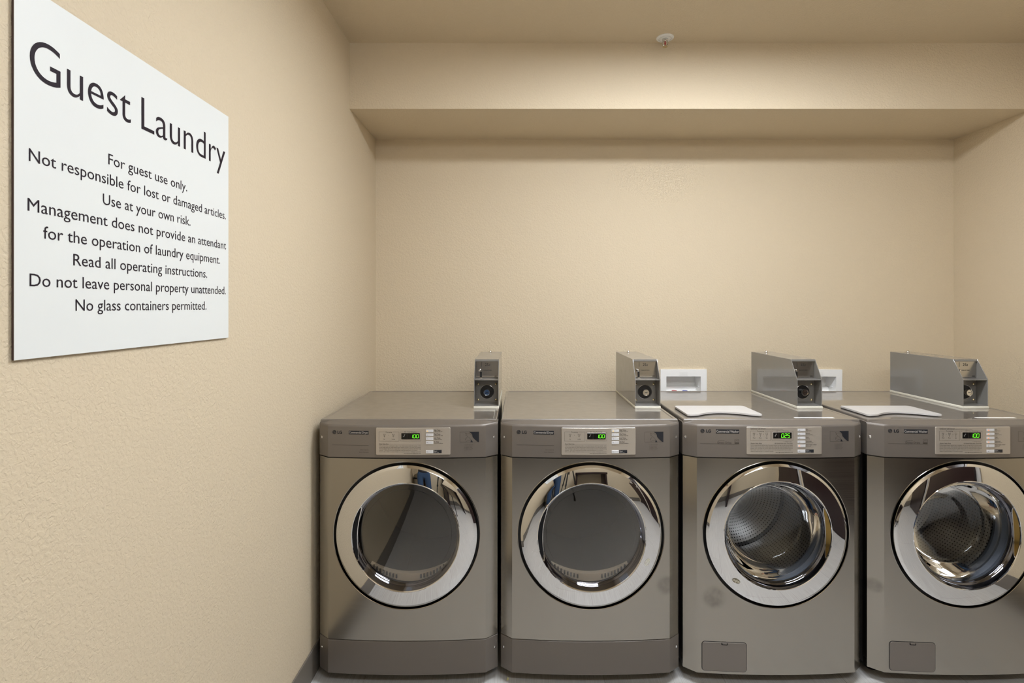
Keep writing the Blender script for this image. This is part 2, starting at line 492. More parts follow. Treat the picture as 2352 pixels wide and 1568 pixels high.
def plate(bm, x0, x1, z0, z1, r, off0, off1, bev=0.0, nx=10, mi=0, warp=None):
    """rounded plate lying on the machine's curved front from offset off0 out to off1"""
    fnm = warp or (lambda x, z, o: (x, fy(x) - o, z))
    cols = rrect_cols(x0, x1, z0, z1, r, nx)
    def ring(shr, off):
        cc = rrect_cols(x0 + shr, x1 - shr, z0 + shr, z1 - shr, max(r - shr, 0.0003), nx)
        lo = [bm.verts.new(fnm(c[0], c[1], off)) for c in cc]; hi = [bm.verts.new(fnm(c[0], c[2], off)) for c in cc]
        return lo, hi
    L0, H0 = ring(0, off0)
    L1, H1 = ring(0, off1 - bev)
    def sides(La, Ha, Lb, Hb):
        for i in range(len(La) - 1):
            for q in ((La[i], La[i + 1], Lb[i + 1], Lb[i]), (Ha[i + 1], Ha[i], Hb[i], Hb[i + 1])):
                bm.faces.new(q).material_index = mi
        for q in ((La[0], Lb[0], Hb[0], Ha[0]), (La[-1], Ha[-1], Hb[-1], Lb[-1])):
            bm.faces.new(q).material_index = mi
    sides(L0, H0, L1, H1)
    if bev > 0:
        L2, H2 = ring(bev, off1); sides(L1, H1, L2, H2)
    else: L2, H2 = L1, H1
    for i in range(len(L2) - 1):
        bm.faces.new((L2[i], L2[i + 1], H2[i + 1], H2[i])).material_index = mi
        bm.faces.new((L0[i + 1], L0[i], H0[i], H0[i + 1])).material_index = mi

def bar(bm, x0, x1, z0, z1, fn, mi=0, n=None):
    n = n or max(1, int(abs(x1 - x0) / 0.012))
    for i in range(n):
        a = x0 + (x1 - x0) * i / n; b = x0 + (x1 - x0) * (i + 1) / n
        bm.faces.new([bm.verts.new(fn(*p)) for p in ((a, z0), (b, z0), (b, z1), (a, z1))]).material_index = mi

def frame(bm, x0, x1, z0, z1, t, fn, mi=0, gap=None):
    if gap:
        bar(bm, x0, gap[0], z1 - t, z1, fn, mi); bar(bm, gap[1], x1, z1 - t, z1, fn, mi)
    else: bar(bm, x0, x1, z1 - t, z1, fn, mi)
    bar(bm, x0, x1, z0, z0 + t, fn, mi)
    bar(bm, x0, x0 + t, z0, z1, fn, mi); bar(bm, x1 - t, x1, z0, z1, fn, mi)

def poly(bm, pts, fn, mi=0):
    bm.faces.new([bm.verts.new(fn(*p)) for p in pts]).material_index = mi

def disc(bm, x, z, rx, rz, fn, mi=0, n=20):
    poly(bm, [(x + rx * math.cos(2 * PI * i / n), z + rz * math.sin(2 * PI * i / n)) for i in range(n)], fn, mi)

def stroke(bm, pts, w, fn, mi=0):
    for (a, b) in zip(pts, pts[1:]):
        d = Vector((b[0] - a[0], b[1] - a[1]))
        if d.length < 1e-7: continue
        n = Vector((-d.y, d.x)).normalized() * w / 2; e = d.normalized() * w * 0.35
        poly(bm, [(a[0] - e.x + n.x, a[1] - e.y + n.y), (a[0] - e.x - n.x, a[1] - e.y - n.y),
                  (b[0] + e.x - n.x, b[1] + e.y - n.y), (b[0] + e.x + n.x, b[1] + e.y + n.y)], fn, mi)

SEG = {'0': 'abcdef', '1': 'bc', '2': 'abged', '5': 'afgcd'}
def digits(bm, s, x0, x1, z0, z1, fn):
    """slanted seven-segment figures; s such as 1:00"""
    nd = [c for c in s if c.isdigit()]
    pitch = (x1 - x0) * 0.364; w = (x1 - x0) * 0.265; h = z1 - z0; t = w * 0.21; sl = 0.10
    for k, c in enumerate(nd):
        ox = x0 + k * pitch
        P = lambda u, v: (ox + u * w + v * h * sl, z0 + v * h)
        ends = {'a': ((0, 1), (1, 1)), 'b': ((1, 1), (1, .5)), 'c': ((1, .5), (1, 0)), 'd': ((0, 0), (1, 0)),
                'e': ((0, .5), (0, 0)), 'f': ((0, 1), (0, .5)), 'g': ((0, .5), (1, .5))}
        for sg in SEG[c]:
            a, b = ends[sg]
            A, B = P(*a), P(*b)
            stroke(bm, [(A[0] + (B[0] - A[0]) * .14, A[1] + (B[1] - A[1]) * .10), (B[0] - (B[0] - A[0]) * .14, B[1] - (B[1] - A[1]) * .10)], t, fn)
    disc(bm, x0 + pitch * 0.90, z0 + 0.14 * h, t * .6, t * .6, fn, n=10)

DRYER_RULES = ['1) Do not dry articles containing foam, rubber, or any similarly textured rubber-like materials.   2) Do',
               'not dry articles which may contain cleaning solvents, gasoline, kerosene, or any other oils or solvents.',
               '3) Do not attempt to open the door or place hands on or into the dryer to remove or add clothes during',
               'operation.   4) Do not dry articles that are flammable, contain flammable fumes or in a presence.',
               '5) Do not allow children to operate and play in or around the machines.   6) Read the instructions']
WASHER_RULES = ['1) Do not open the door until the cycle is completed, the door lock light shuts off, and the tumbling',
                'drum has come to a stop. 2) Do not wash articles that are flammable, contain flammable fumes or in a',
                'presence. 3) Do not tamper with the door safety switch or door lock. 4) Do not attempt to open the',
                'door or place hands into the washer to remove or add clothes during operation. 5) Do not allow',
                'children to operate and play in or around the machines.']

def tee(bm, x, z, s, w, fn, mi=0, kind=0):
    """little line icon: a shirt, a tub or a spinning square"""
    if kind == 0:
        p = [(-1, .9), (-.45, 1), (0, .8), (.45, 1), (1, .9), (.9, .4), (.55, .45), (.55, -1), (-.55, -1), (-.55, .45), (-.9, .4), (-1, .9)]
    elif kind == 1:
        p = [(-1, 1), (-.6, 1), (-.5, .2), (.5, .2), (.6, 1), (1, 1), (.7, -1), (-.7, -1), (-1, 1)]
    else:
        p = [(-1, .9), (.9, .9), (.9, -.9), (-.7, -.9), (-1, .9)]
    stroke(bm, [(x + a * s, z + b * s) for a, b in p], w, fn, mi)
    disc(bm, x + s * .1, z - s * .2, s * .25, s * .25, fn, mi, 8)

_shared = {}
def machine(kind, xc, label, steel, show, lit, group):
    t = thing(kind, label, kind, (xc, FACE_Y, 0), 0, group)
    dz = DZC[kind]
    dry = kind == 'dryer'
    ref = pxmap(-0.4206 if dry else 0.9745)
    crop_o = (860, 975) if dry else (1710, 975)
    U = lambda a, b: ref(crop_o[0] + a / 13.067, crop_o[1] + b / 13.067)      # control plate coordinates
    PO = 0.0045                                                                # control plate stands out
    fp = face(PO + 0.0006); fc = face(0.0015 + 0.0006)

    # ---- cabinet shell, open towards the front
    bm = NB()
    for (a, b, c, d, e, f) in ((-0.338, -0.334, 0.058, 0.735, 0.045, 0.985), (0.334, 0.338, 0.058, 0.735, 0.045, 0.985),
                               (-0.334, 0.334, 0.731, 0.735, 0.045, 0.985), (-0.334, 0.334, 0.058, 0.731, 0.045, 0.049),
                               (-0.334, 0.334, 0.058, 0.731, 0.975, 0.979)):
        box(bm, a, b, c, d, e, f)
    obj('cabinet', bm, M['cabinet'], t)
    for sx in (-0.28, 0.28):
        for sy in (0.12, 0.66):
            bm = NB(); lathe(bm, [(0, 0), (0.022, 0), (0.024, 0.008), (0.012, 0.012), (0.012, 0.046), (0, 0.046)], 20,
                             lambda x, y, z: (sx + x, sy + z, y))
            obj('foot', bm, M['black'], t)

    # ---- front panel with the round opening
    z0, z1 = (0.1755, 0.8585) if dry else (0.047, 0.8585)
    hole = 0.279
    bm = NB()
    angs = sorted([2 * PI * i / 128 for i in range(128)] + [math.atan2(zz - dz, xx) % (2 * PI) for xx in (-CH, CH) for zz in (z0, z1)])
    rows = []
    for s in range(9):
        row = []
        for a in angs:
            ca, sa = math.cos(a), math.sin(a)
            rx = CH / abs(ca) if abs(ca) > 1e-9 else 1e9
            rz = ((z1 - dz) / sa if sa > 1e-9 else ((z0 - dz) / sa if sa < -1e-9 else 1e9))
            R = min(rx, rz); q = hole + (R - hole) * s / 8
            x, z = q * ca, dz + q * sa
            row.append((x, fy(x), z))
        rows.append(row)
    V = [[bm.verts.new(p) for p in r] for r in rows]
    n = len(angs)
    for A, B in zip(V, V[1:]):
        for i in range(n):
            j = (i + 1) % n
            bm.faces.new((A[i], B[i], B[j], A[j]))
    # rolled lip of the opening, going inwards
    lip = [(hole, 0.0), (hole - 0.001, 0.002), (hole - 0.0015, 0.02)]
    for sgn in (-1, 1):
        for (a, b) in (((CH, fy(CH)), (HW, fy(HW))), ((HW, fy(HW)), (HW, 0.075))):
            m_ = 2
            for k in range(m_):
                p = [(a[0] + (b[0] - a[0]) * u / m_, a[1] + (b[1] - a[1]) * u / m_) for u in (k, k + 1)]
                bm.faces.new([bm.verts.new(q) for q in ((sgn * p[0][0], p[0][1], z0), (sgn * p[1][0], p[1][1], z0), (sgn * p[1][0], p[1][1], z1), (sgn * p[0][0], p[0][1], z1))])
    # folded top and bottom edges
    for zz in (z0, z1):
        pl = plan(0, zz); bk = [(p[0], p[1] + 0.012, zz) for p in pl]
        loft(bm, [pl, bk])
    bmesh.ops.remove_doubles(bm, verts=bm.verts, dist=1e-5)
    obj('front_panel', bm, steel, t, ang=0.35)

    # ---- kick panel (dryers) or pump cover (washers)
    if dry:
        bm = NB()
        loft(bm, [plan(0.0005, 0.047, 0.02, 0.075), plan(0.0005, 0.047, 0, 0.075), plan(0.0005, 0.050, 0, 0.075), plan(0.0005, 0.1680, 0, 0.075),
                  plan(0.0005, 0.1705, 0.0008, 0.075), plan(0.0005, 0.1722, 0.0028, 0.075), plan(0.0005, 0.1727, 0.0055, 0.075), plan(0.0005, 0.1727, 0.02, 0.075)])
        kp = obj('kick_panel', bm, M['kick'], t, ang=0.4, label='darker grey kick panel')
        for sgn in (-1, 1):
            x = sgn * 0.331
            bm = NB(); ndir = Vector((sgn * 0.62, -0.78, 0)).normalized(); c = Vector((x, fy(x) - 0.0005, 0.128))
            cone(bm, c, ndir, [(0.0045, 0), (0.004, 0.0015), (0.002, 0.0025), (0, 0.0026)])
            obj('screw', bm, M['screw'], kp)
    else:
        bm = NB()
        a = ref(1612.8, 1472.5); b = ref(1714.7, 1542.8)
        plate(bm, a[0] - .002, b[0] + .002, b[1] - .002, a[1] + .002, 0.012, -0.001, 0.0004, 0, 8)
        pc = obj('pump_cover', bm, [M['black']], t, label='small grey access cover low on the front')
        bm = NB(); plate(bm, a[0], b[0], b[1], a[1], 0.010, 0.0004, 0.0028, 0.001, 8)
        obj('cover_plate', bm, M['console'], pc)
        bm = NB(); cx = (a[0] + b[0]) / 2
        plate(bm, cx - .0115, cx + .0115, a[1] - .0095, a[1] - .0005, 0.0025, 0.0026, 0.0031, 0, 4)
        obj('latch_recess', bm, M['pocket'], pc)
        bm = NB(); plate(bm, cx - .0085, cx + .0085, a[1] - .0065, a[1] + .0005, 0.002, 0.0030, 0.0046, 0.0008, 4)
        obj('latch', bm, M['console'], pc)

    # ---- dark seam behind the console
    bm = NB()
    loft(bm, [plan(-0.004, 0.8583, 0.0), plan(-0.004, 0.8628, 0.0)])
    obj('seam', bm, M['black'], t)

    # ---- console
    bm = NB(); o = 0.0015
    rows = [plan(o, 0.8625, 0.02, 0.10), plan(o, 0.8625, 0.001, 0.10), plan(o, 0.8640, 0, 0.10), plan(o, 0.9760, 0, 0.10), plan(o, 0.9815, 0.0012, 0.10),
            plan(o, 0.9850, 0.0040, 0.10), plan(o, 0.9868, 0.0085, 0.10)]
    last = plan(o, 0.9868, 0.0085, 0.10)
    sy = 0.044
    top = []
    for (x, y, z) in last:
        yy = max(sy, y + 0.004)
        top.append((x * 0.992, yy, 0.9868 + 0.0095 * min(1, (yy - y) / 0.03)))
    rows += [top, [(p[0], p[1] + 0.002, p[2] - 0.008) for p in top]]
    loft(bm, rows)
    con = obj('console', bm, M['console'], t, ang=0.5)
    for sgn in (-1, 1):
        sx = ref(738.5, 1007)[0] if dry else ref(1571.7, 1004)[0]
        x = -sgn * sx if sgn < 0 else sx
        x = sgn * abs(sx)
        bm = NB(); ndir = Vector((sgn * 0.62, -0.78, 0)).normalized(); c = Vector((x, fy(x) - 0.0012, 0.932))
        cone(bm, c, ndir, [(0.0072, 0), (0.0072, 0.0004), (0.0050, 0.0006), (0.0048, 0.0022), (0.003, 0.0034), (0.0012, 0.0036), (0.001, 0.0028), (0, 0.0028)])
        obj('screw', bm, M['screw'], con)

    # ---- printing on the console (shared by machines of one kind)
    key = kind + 'console'
    if key in _shared:
        for nm in _shared[key]:
            oo = _shared[key][nm].copy(); COL.objects.link(oo); oo.parent = con
    else:
        R = lambda a, b: ref((740 if dry else 1570) + a / 5.736, 970 + b / 5.736)
        d = {}
        bm = NB()
        c = R(160, 125) if dry else R(248, 110)
        rr = 26 / 5.736 / 609
        disc(bm, c[0], c[1], rr, rr, fc, 0, 32)
        f2 = face(0.0015 + 0.0009)
        rad = rr * 0.72
        stroke(bm, [(c[0] + rad * math.cos(u), c[1] + rad * math.sin(u)) for u in [PI / 2 + i * PI / 12 for i in range(19)]], rr * .12, f2, 1)
        stroke(bm, [(c[0], c[1] + rad * .55), (c[0], c[1] - rad * .45), (c[0] + rad * .45, c[1] - rad * .45)], rr * .13, f2, 1)
        stroke(bm, [(c[0] + rad * .1, c[1]), (c[0] + rad, c[1])], rr * .12, f2, 1)
        disc(bm, c[0] - rad * .4, c[1] + rad * .35, rr * .1, rr * .1, f2, 1, 10)
        a, b = (R(203, 146), R(263, 109)) if dry else (R(298, 128), R(361, 94))
        text(bm, 'LG', a[0], b[0], a[1], b[1] - a[1], fc, 0, 0.035)
        d['logo'] = obj('logo', bm, [M['navy'], M['console']], con, norm=False, smooth=False)
        bm = NB()
        a, b = (R(350, 154), R(613, 110)) if dry else (R(427, 142), R(733, 93))
        bar(bm, a[0], b[0], a[1], b[1], fc, 0)
        h = b[1] - a[1]
        text(bm, 'Commercial Dryer' if dry else 'Commercial Washer', a[0] + .0015, b[0] - .0015, a[1] + h * .24, h * .56, f2, 1, 0.018)
        d['name_plate'] = obj('name_plate', bm, [M['navy'], M['pale']], con, norm=False, smooth=False)
        bm = NB()
        a, b = (R(132, 302), R(613, 302)) if dry else (R(220, 285), R(733, 285))
        bar(bm, a[0], b[0], b[1] - .0004, b[1] + .0004, fc, 0)
        d['rule_line'] = obj('rule_line', bm, [M['print2']], con, norm=False, smooth=False)
        bm = NB()
        if dry:
            for s, xa, zz in (('Ultra Capacity', 500, 364), ('Quiet Operation', 488, 395)):
                p, q = R(xa, zz), R(613, zz); text(bm, s, p[0], q[0], p[1], 0.0032, fc, 3)
        else:
            p, q = R(447, 276), R(630, 276); text(bm, 'Direct Drive', p[0], q[0], p[1], 0.0075, fc, 3)
            p, q = R(455, 241), R(540, 241); text(bm, 'INVERTER', p[0], q[0], p[1], 0.0022, fc, 3)
            p, q = R(672, 262), R(731, 222); frame(bm, p[0], q[0], p[1], q[1], .0006, fc, 3)
            stroke(bm, [(p[0] + .002, p[1] + .003), (p[0] + .006, p[1] + .008), (p[0] + .010, p[1] + .005), (p[0] + .015, p[1] + .007)], .0008, fc, 3)
            p, q = R(672, 277), R(731, 265); bar(bm, p[0], q[0], p[1], q[1], fc, 3)
        d['small_print'] = obj('small_print', bm, [M['print'], M['navy'], M['pale'], M['print2']], con, norm=False, smooth=False)
        bm = NB()
        xs = 1875 if dry else 1990; zs = 298 if dry else 286
        for k, s in enumerate(('1. LOAD MACHINE', '2. CLOSE DOOR', '3. INSERT COIN', '4. SELECT CYCLE', '5. PRESS START')):
            p = R(xs, zs + k * 16.3); text(bm, s, p[0], p[0] + (0.032 if k in (0, 3) else 0.029), p[1], 0.0019, fc, 3)
        d['step_list'] = obj('step_list', bm, [M['print'], M['navy'], M['pale'], M['print2']], con, norm=False, smooth=False)
        # picture of a hand on a door
        bm = NB()
        H = (lambda a, b: R(a, b)) if dry else (lambda a, b: R(1930 + (a - 1813) * 245 / 253, 110 + (b - 120)))
        p, q = H(1813, 260), H(2066, 120); frame(bm, p[0], q[0], p[1], q[1], .0006, fc, 1)
        poly(bm, [H(1940, 121), H(2065, 121), H(2065, 258), H(2050, 254), H(2012, 222), H(1982, 190), H(1976, 160), H(1962, 140), H(1943, 128)], fc, 0)
        poly(bm, [H(1962, 226), H(1974, 238), H(1986, 259), H(1955, 259)], fc, 0)
        for pts in (((1885, 140), (1900, 160), (1890, 175)), ((1885, 140), (1915, 150), (1940, 145), (1962, 165)), ((1900, 160), (1915, 185), (1900, 205), (1890, 235)),
                    ((1915, 185), (1940, 200), (1965, 225)), ((1890, 205), (1888, 230)), ((1895, 250), (1925, 235), (1960, 228))):
            stroke(bm, [H(*q_) for q_ in pts], .0006, fc, 1)
        d['hand_diagram'] = obj('hand_diagram', bm, [M['navy'], M['print2']], con, norm=False, smooth=False)
        _shared[key] = d

    # ---- control plate
    a, b = (ref(863.9, 1044), ref(1034.7, 981.4)) if dry else (ref(1714.3, 1042.6), ref(1886.8, 979.2))
    bm = NB(); plate(bm, a[0], b[0], a[1], b[1], 0.0035, 0.0, PO, 0.0012, 24)
    cp = obj('control_panel', bm, M['panel'], t, label='pale control plate with display and buttons')
    D = (815, 1370, 245, 432) if dry else (848, 1400, 220, 405)
    p, q = U(D[0], D[3]), U(D[1], D[2])
    bm = NB(); plate(bm, p[0] - .0008, q[0] + .0012, p[1] - .0016, q[1] + .0006, .0012, PO - .001, PO + .0008, .0005, 8, 1)
    plate(bm, p[0], q[0], p[1], q[1], .0008, PO, PO + .0012, .0003, 8, 0)
    fd = face(PO + .0017)
    ic = U((855 + 935) / 2 + (0 if dry else 20), 320 if dry else 300)
    stroke(bm, [(ic[0] - .003, ic[1] - .0035), (ic[0] - .0005, ic[1] - .0045), (ic[0] + .0008, ic[1] - .001), (ic[0] + .0012, ic[1] + .003), (ic[0] + .004, ic[1] + .0035)], .0014, fd, 2)
    g = U(990 if dry else 1012, (D[2] + D[3]) / 2)
    bar(bm, g[0] - .0004, g[0] + .0004, p[1] + .001, q[1] - .001, fd, 3)
    obj('display', bm, [M['display'], M['panel'], M['pale'], M['print2']], cp, norm=False, smooth=False)
    bm = NB()
    dd = (1083, 1328, 388, 290) if dry else (1088, 1338, 376, 264)
    p, q = U(dd[0], dd[2]), U(dd[1], dd[3])
    digits(bm, show, p[0], q[0], p[1], q[1], fd)
    obj('digits', bm, M['green'], cp, norm=False, smooth=False, label='lit green figures reading ' + show)
    # buttons
    if dry:
        bx = (1550, 1770); bys = [(145, 220), (262, 340), (378, 458), (495, 575)]; start = (762, 850)
        names = [('High Temp.', '7 Quarter Temp. Min'), ('Med Temp.', '7 Minutes Temp. Mode'), ('Low Temp.', '7 Minute Temp. Num'), ('No Heat', 'Press Air Conditioner')]
    else:
        bx = (1580, 1810); bys = [(118, 195), (235, 312), (355, 432), (472, 550), (590, 668)]; start = (745, 832)
        names = [('Hot', 'Bright Colors'), ('Warm', 'Color Perm/Press'), ('Cold', 'Color Dry'), ('Delicates', 'Delicate Articles'), ('Auto Super Wash', 'Bulky/Large')]
    for k, (ya, yb) in enumerate(bys + [start]):
        p, q = U(bx[0], yb), U(bx[1], ya)
        bm = NB(); plate(bm, p[0], q[0], p[1], q[1], .0008, PO - .0005, PO + .0018, .0006, 3)
        w = U(1574 + (30 if not dry else 0), (ya + yb) / 2); w2 = U(1618 + (30 if not dry else 0), (ya + yb) / 2)
        on = k in lit
        hh = .0011 if on else .0005
        bar(bm, w[0], w2[0], w[1] - hh, w[1] + hh, face(PO + .0021), 1, 1)
        led = M['amber'] if dry else M['orange']
        obj('button', bm, [M['btn'], led if on else M['print']], cp, norm=False, smooth=False, label='button with a lit lamp' if on else None)
    key = kind + 'panel'
    if key in _shared:
        for so in _shared[key]:
            oo = so.copy(); COL.objects.link(oo); oo.parent = cp
    else:
        bm = NB(); th = .0005
        def tx(s, xa, xb, yb, cap):
            p, q = U(xa, yb), U(xb, yb); text(bm, s, p[0], q[0], p[1], cap / 13.067 / 610, fp, 0)
        if dry:
            p, q = U(140, 490), U(742, 212); g0, g1 = U(320, 0)[0], U(555, 0)[0]
            frame(bm, p[0], q[0], p[1], q[1], th, fp, 1, (g0, g1)); tx('Processing', 345, 535, 232, 34)
            p, q = U(775, 490), U(1400, 212); g0, g1 = U(890, 0)[0], U(1290, 0)[0]
            frame(bm, p[0], q[0], p[1], q[1], th, fp, 1, (g0, g1)); tx('EST. Time Remaining', 905, 1268, 226, 32)
            for x_, kd in ((305, 0), (572, 1)):
                c = U(x_, 308); tee(bm, c[0], c[1], .0042, .0005, fp, 0, kd); c = U(x_, 358); disc(bm, c[0], c[1], .0012, .0012, fp, 0, 10)
            c = U(440, 310); disc(bm, c[0], c[1], .0009, .0009, fp, 0, 8)
            tx('Dry', 282, 326, 440, 26); tx('Cooling', 525, 622, 440, 26)
            tx('Dryer Safety Rules', 158, 432, 584, 30)
            p, q = U(150, 595), U(1400, 592); bar(bm, p[0], q[0], q[1] - .0002, q[1] + .0002, fp, 1)
            for k, s in enumerate(DRYER_RULES): tx(s, 158, 1300 if k == 3 else 1396, 638 + 44.3 * k, 24)
            tx('www.lgcommerciallaundry.com', 888, 1398, 862, 28)
            lx, caps, ly = 1795, 40, [178, 296, 412, 528]; sub = 26
        else:
            tx('Suds/Excess Suds Removal', 170, 615, 122, 30); tx('The Wash cycle results is extended if suds and any wash cycle added to clothes.', 170, 1145, 146, 18)
            p, q = U(160, 465), U(770, 186); g0, g1 = U(340, 0)[0], U(590, 0)[0]
            frame(bm, p[0], q[0], p[1], q[1], th, fp, 1, (g0, g1)); tx('Processing', 365, 565, 202, 34)
            p, q = U(805, 465), U(1445, 186); g0, g1 = U(930, 0)[0], U(1330, 0)[0]
            frame(bm, p[0], q[0], p[1], q[1], th, fp, 1, (g0, g1)); tx('EST. Time Remaining', 945, 1310, 200, 32)
            for x_, kd in ((273, 1), (463, 1), (655, 2)):
                c = U(x_, 272); tee(bm, c[0], c[1], .004, .0005, fp, 0, kd); c = U(x_, 333); disc(bm, c[0], c[1], .0013, .0013, fp, 0, 10)
            for x_ in (368, 565):
                c = U(x_, 278); disc(bm, c[0], c[1], .0009, .0009, fp, 0, 8)
            tx('Wash', 240, 315, 402, 26); tx('Rinse', 430, 500, 402, 26); tx('Spin', 628, 684, 402, 26)
            tx('*  +-O Door Lock', 1142, 1396, 513, 24)
            tx('Washer Safety Rules', 172, 508, 567, 30); tx('UE=Redistribute load - Press start', 890, 1430, 567, 28)
            p, q = U(160, 582), U(1440, 579); bar(bm, p[0], q[0], q[1] - .0002, q[1] + .0002, fp, 1)
            for k, s in enumerate(WASHER_RULES): tx(s, 172, (1432, 1436, 1430, 1385, 862)[k], 624 + 44.3 * k, 24)
            tx('www.lgcommerciallaundry.com', 918, 1436, 834, 28)
            lx, caps, ly = 1830, 34, [150, 270, 390, 506, 610]; sub = 24
        for k, (s, s2) in enumerate(names):
            wd = {'High Temp.': 195, 'Med Temp.': 195, 'Low Temp.': 195, 'No Heat': 150, 'Hot': 60, 'Warm': 112, 'Cold': 75, 'Delicates': 170, 'Auto Super Wash': 315}[s]
            tx(s, lx, lx + wd, ly[k], caps)
            tx(s2, lx, lx + min(270, 13 * len(s2)), ly[k] + 38, sub)
        _shared[key] = [obj('lettering', bm, [M['print'], M['print2'], M['navy'], M['lid']], cp, norm=False, smooth=False)]
        bm = NB()
        # start field
        ya, yb = (752, 848) if dry else (735, 832)
        xa, xb = (1775, 2022) if dry else (1815, 2062)
        p, q = U(xa, yb), U(xb, ya); bar(bm, p[0], q[0], p[1], q[1], fp, 2)
        f3 = face(PO + .001)
        p, q = U(xa + 15, yb - 42), U(xa + 110, yb - 42); text(bm, 'Start', p[0], q[0], p[1], .0048, f3, 3)
        p, q = U(xa + 15, yb - 12), U(xa + 165, yb - 12); text(bm, 'Select mode', p[0], q[0], p[1], .0020, f3, 3)
        _shared[key].append(obj('start_label', bm, [M['print'], M['print2'], M['navy'], M['lid']], cp, norm=False, smooth=False))

    # ---- top panel
    bm = NB()
    x0, x1, y0, y1, zt = -0.3395, 0.3395, 0.047, 0.739, 0.998
    def ring_(d, z, r):
        pts = []
        for cx, cy, a0 in ((x1 - r, y1 - r, 0), (x0 + r, y1 - r, 90), (x0 + r, y0 + 0.004, 180), (x1 - r, y0 + 0.004, 270)):
            rr = r if cy > 0.3 else 0.004
            cx2 = cx if cy > 0.3 else (x0 + 0.004 if cx < 0 else x1 - 0.004)
            for i in range(7):
                u = math.radians(a0 + 15 * i)
                pts.append((cx2 + (rr - d) * math.cos(u) if rr > d else cx2 - math.copysign(d - rr, cx2), (cy + (rr - d) * math.sin(u)) if rr > d else cy - math.copysign(d - rr, cy - 0.3), z))
        return pts
    rings = [ring_(0, 0.972, 0.02), ring_(0, 0.992, 0.02), ring_(0.001, 0.9955, 0.02), ring_(0.0035, 0.998, 0.02), ring_(0.013, 0.998, 0.02), ring_(0.0155, 0.9962, 0.02)]
    Rv = [[bm.verts.new(p) for p in r] for r in rings]
    for A, B in zip(Rv, Rv[1:]):
        for i in range(len(A)):
            j = (i + 1) % len(A); bm.faces.new((A[i], A[j], B[j], B[i]))
    bm.faces.new(Rv[-1]); bm.faces.new(Rv[0][::-1])
    bmesh.ops.remove_doubles(bm, verts=bm.verts, dist=1e-5)
    obj('top_panel', bm, M['top'], t, ang=0.5)

    # ---- door
    bul = lambda x, y, z: (x, y + fy(x) if abs(x) <= CH else y + 0.015, dz + z)
    bm = NB()
    lathe(bm, [(hole, -0.0005), (hole - .0015, -0.0015), (hole - .003, -0.0005), (hole - .0035, 0.03)], 128, bul)
    obj('opening_rim', bm, M['lip'], t)
    bm = NB()
    lathe(bm, [(hole + .004, 0.028), (0.19, 0.028)], 96, bul)
    obj('door_seal', bm, M['black'], t)
    off = -0.0175 if dry else -0.0125
    ry0 = 0.53 * 0 + (-0.009 if dry else -0.007)
    bm = NB()
    lathe(bm, [(0.2665, 0.020), (0.2665, -0.001), (0.2655, -0.0030), (0.2575, ry0), (0.2565, ry0 - .0006), (0.2305, (ry0 + off) / 2 - .0012), (0.2045, off), (0.2028, off - .0012), (0.2012, off - .0002),
               (0.1995, off + .004)], 160, bul)
    ring = obj('door', bm, M['chrome'], t, ang=0.35, label='round chrome door ring')
    bm = NB()
    lathe(bm, [(0.1996, off + .003), (0.1975, off + .010), (0.1945, off + .019), (0.1915, 0.0105), (0.1890, 0.012), (0.1875, 0.0165), (0.1865, 0.024)], 128, bul)
    obj('bezel', bm, M['bezel'], ring, ang=0.9)
    bm = NB()
    if dry:
        dome = [(0.168 * (1 - i / 16), 0.0140 - 0.0022 * (1 - (1 - i / 16) ** 2)) for i in range(17)]
        back = [(0.168 * i / 8, 0.0168 + 0.0022 * (i / 8) ** 2) for i in range(9)]
        lathe(bm, [(0.1885, 0.0150), (0.1695, 0.0150), (0.1690, 0.0140)] + dome + back + [(0.1885, 0.0195)], 128, bul)
        # one closed shell: front and back skins meet on the axis and at the rim
        obj('window', bm, M['smoke'], ring, label='dark smoked round window', ang=0.25)
    else:
        outer = [(0.1885, 0.0135), (0.1815, 0.0150), (0.1755, 0.028), (0.168, 0.060), (0.158, 0.098), (0.150, 0.112), (0.138, 0.120), (0.09, 0.126), (0, 0.129)]
        inner = [(0, 0.133), (0.09, 0.130), (0.140, 0.1245), (0.153, 0.116), (0.1615, 0.101), (0.172, 0.062), (0.179, 0.030), (0.1845, 0.0185), (0.1885, 0.0175)]
        lathe(bm, outer + inner, 128, bul)
        obj('window', bm, M['clear'], ring, label='clear glass bowl', ang=0.8)
    # grip pocket in the bezel
    a0, a1 = (math.radians(146), math.radians(207)) if dry else (math.radians(-26), math.radians(31))
    bm = NB(); N = 24
    prev = None; lipp = []
    for i in range(N + 1):
        u = i / N; an = a0 + (a1 - a0) * u; wv = max(0.0, math.sin(PI * u)) ** 0.55
        ro, ri = 0.2008, 0.2000 - 0.0165 * wv
        yo, yi = off + 0.0030, off + 0.0035 + (0.0095) * wv
        p = [bul(ro * math.cos(an), yo, ro * math.sin(an)), bul((ro + ri) / 2 * math.cos(an), (yo + yi) / 2 + 0.0 , (ro + ri) / 2 * math.sin(an)), bul(ri * math.cos(an), yi, ri * math.sin(an))]
        cur = [bm.verts.new(q) for q in p]; lipp.append(p[2])
        if prev:
            for k in range(2): bm.faces.new((prev[k], cur[k], cur[k + 1], prev[k + 1]))
        prev = cur
    obj('grip_pocket', bm, M['pocket'] if dry else M['gold_reflection'], ring, label='dark grip pocket' if dry else 'grip pocket with a gold reflection in its colour')
    bm = NB(); tube(bm, lipp, 0.0016, 8)
    obj('grip_edge', bm, M['chrome'], ring)

    # ---- inside
    bm = NB()
